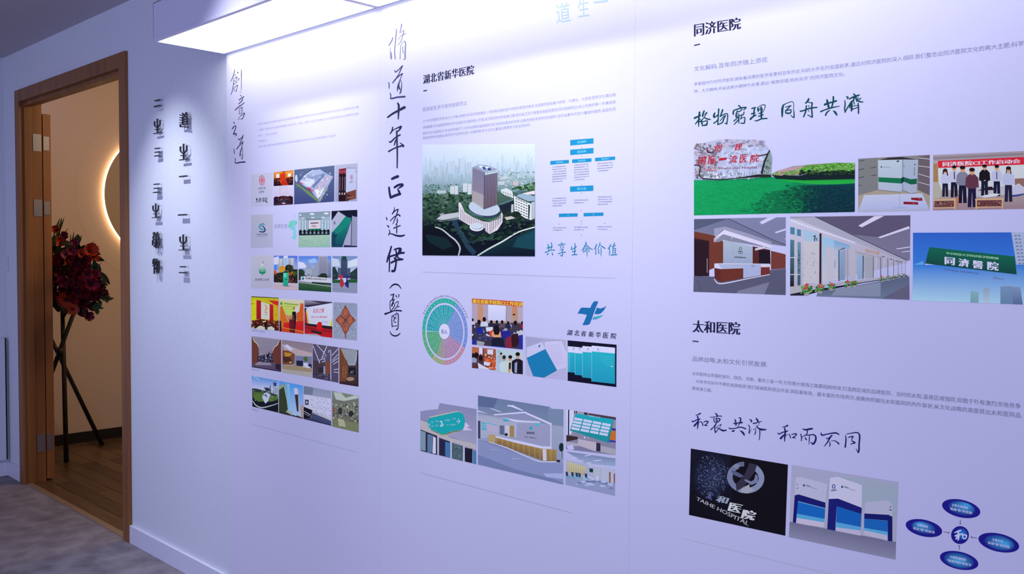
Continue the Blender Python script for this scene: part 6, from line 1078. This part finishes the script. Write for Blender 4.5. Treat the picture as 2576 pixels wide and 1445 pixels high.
# dark leafy heart of the arrangement
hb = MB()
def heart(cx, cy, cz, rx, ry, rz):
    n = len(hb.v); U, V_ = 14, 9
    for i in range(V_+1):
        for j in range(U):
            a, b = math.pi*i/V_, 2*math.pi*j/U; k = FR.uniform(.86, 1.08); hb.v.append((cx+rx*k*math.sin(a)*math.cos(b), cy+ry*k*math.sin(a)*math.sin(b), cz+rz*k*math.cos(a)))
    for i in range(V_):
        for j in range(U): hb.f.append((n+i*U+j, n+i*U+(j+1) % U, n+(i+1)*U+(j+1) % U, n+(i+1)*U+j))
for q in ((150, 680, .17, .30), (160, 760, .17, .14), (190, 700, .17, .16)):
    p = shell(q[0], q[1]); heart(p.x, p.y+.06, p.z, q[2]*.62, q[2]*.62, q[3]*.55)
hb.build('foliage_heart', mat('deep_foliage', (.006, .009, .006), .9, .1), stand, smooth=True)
spots = [  # px, py, kind, colour, size
 (142,580,0,2,.8),(152,612,0,2,1.0),(140,628,0,1,1.1),(165,640,0,4,1.0),(180,632,0,1,.9),(178,655,2,0,1.0),(205,640,0,2,.9),(225,632,0,2,1.25),(233,646,0,2,1.0),(215,655,2,0,.9),(150,660,2,0,1.2),(135,655,0,3,1.1),(196,662,2,3,1.0),
 (212,672,2,0,1.0),(185,682,2,0,1.2),(160,655,1,2,.9),(150,690,0,3,1.0),(135,700,0,3,1.3),(125,720,0,3,1.2),(165,705,0,1,1.2),(200,690,2,0,1.1),(222,690,0,1,1.1),(238,700,2,0,1.0),(230,715,0,1,1.2),(210,712,0,0,1.0),(185,712,2,1,1.0),(160,728,0,3,1.0),
 (245,722,0,3,1.1),(255,738,0,1,1.0),(240,745,2,3,1.1),(222,738,2,0,1.1),(200,735,0,3,1.2),(180,735,2,3,1.1),(168,754,1,2,1.35),(192,750,2,0,1.1),(183,778,1,2,.95),(210,762,2,3,1.1),(232,768,2,3,1.0),(150,745,2,3,1.0),(205,785,2,3,1.0),(220,793,0,3,.9),(240,690,0,0,.8),(145,770,2,3,.9),(262,748,0,3,.8),(130,680,2,3,1.0),(190,612,0,1,.7),(160,596,0,3,.8)]
for px, py, kd, co, sz in spots:
    p = shell(px, py, -.13+FR.uniform(-.03, .04)+.0009*abs(px-185)); d = cam_d+Vector((p.x-core_c.x, FR.uniform(-.5, .3), (p.z-core_c.z)))*1.3+Vector((FR.uniform(-.4, .4), 0, FR.uniform(-.3, .3)))
    b = put('blossom', protos[kd], fm[co], p, d, sz*.98, FR.uniform(0, 6))
    if True:
        c_ = bpy.data.objects.new('flower_centre', cmesh); C.objects.link(c_); c_.parent = b; c_.location = (0, 0, .004 if kd == 1 else -.002)
def leafmesh(L_, w):
    m = MB()
    for i in range(7):
        t = i/6; ww = w*math.sin(math.pi*(.06+.9*t)); z = -.25*L_*t*t
        for s_ in (-1, 0, 1): m.v.append((L_*t, s_*ww, z+(.3*w if s_ else 0)))
    for i in range(6):
        for j in range(2): a = i*3+j; m.f.append((a, a+1, a+4, a+3))
    return m.mesh('leaf', smooth=True)
lm = [leafmesh(.09, .016), leafmesh(.14, .006), leafmesh(.07, .022)]
for me in lm: me.materials.append(gm[0])
def leaf(px, py, ang, kd, s_, co=0, dy=0):
    if px < 136 and 95 < ang % 360 < 265: ang = 80
    p = shell(max(px, 127), py, -.08+dy); o = bpy.data.objects.new('leaf', lm[kd]); C.objects.link(o); o.parent = stand; o.location = p-stand.location; o.scale = (s_,)*3
    a = math.radians(ang)                                         # direction in the wall-parallel plane
    X = Vector((math.cos(a), FR.uniform(-.3, .3), math.sin(a))).normalized(); Z = (Vector(cam_d)+Vector((FR.uniform(-.4, .4), 0, FR.uniform(-.4, .4)))).normalized(); Y = Z.cross(X).normalized(); Z = X.cross(Y)
    o.rotation_mode = 'QUATERNION'; o.rotation_quaternion = Matrix((X, Y, Z)).transposed().to_quaternion(); o.material_slots[0].link = 'OBJECT'; o.material_slots[0].material = gm[co]
for _ in range(70):
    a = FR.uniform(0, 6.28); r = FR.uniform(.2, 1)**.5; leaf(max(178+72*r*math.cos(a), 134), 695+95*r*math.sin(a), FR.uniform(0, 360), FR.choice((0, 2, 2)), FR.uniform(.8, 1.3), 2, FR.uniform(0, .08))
for px, py, a, kd, s_, co in (
    (133,600,100,1,1.0,0),(138,605,85,1,1.1,0),(143,600,72,1,1.0,0),(146,602,60,1,.95,0),(128,590,110,1,.9,0),(150,605,50,1,.7,0),(180,625,55,1,.8,0),(184,628,45,1,.8,0),(186,632,32,1,.85,0),(190,634,18,1,.7,0),(176,622,66,1,.6,0),(222,632,58,1,.5,0),
    (235,690,55,1,.7,0),(240,692,45,1,.7,0),(232,688,68,1,.6,0),(258,708,5,1,.4,0),(255,745,35,1,.6,0),(258,752,10,2,1.0,1),(265,750,-5,0,.8,1),(250,756,-25,0,.8,0),(245,772,-10,0,.6,0),(238,775,0,2,.8,0),(244,780,-30,2,.6,0),(262,752,-12,2,.9,1),(240,764,-50,2,.7,0),
    (130,738,-110,2,0.96,2),(145,758,-90,2,1.04,2),(160,763,-80,2,1.04,2),(175,768,-75,2,0.96,2),(190,768,-60,2,0.8,2),(140,748,-120,0,0.96,2),(170,758,-95,0,0.8800000000000001,2),(205,768,-70,0,0.6400000000000001,2),(215,766,-80,2,0.5599999999999999,2),(225,758,-60,2,0.48,2),
    (200,655,30,2,.7,0),(170,690,10,2,.9,2),(150,710,200,2,1.0,2),(190,720,-20,2,.9,2),(215,720,30,2,.8,2),(160,670,120,2,.8,0),(128,640,150,0,1.0,0),(135,620,120,2,1.0,0),(145,640,60,2,.9,0)):
    leaf(px, py, a, kd, s_, co)
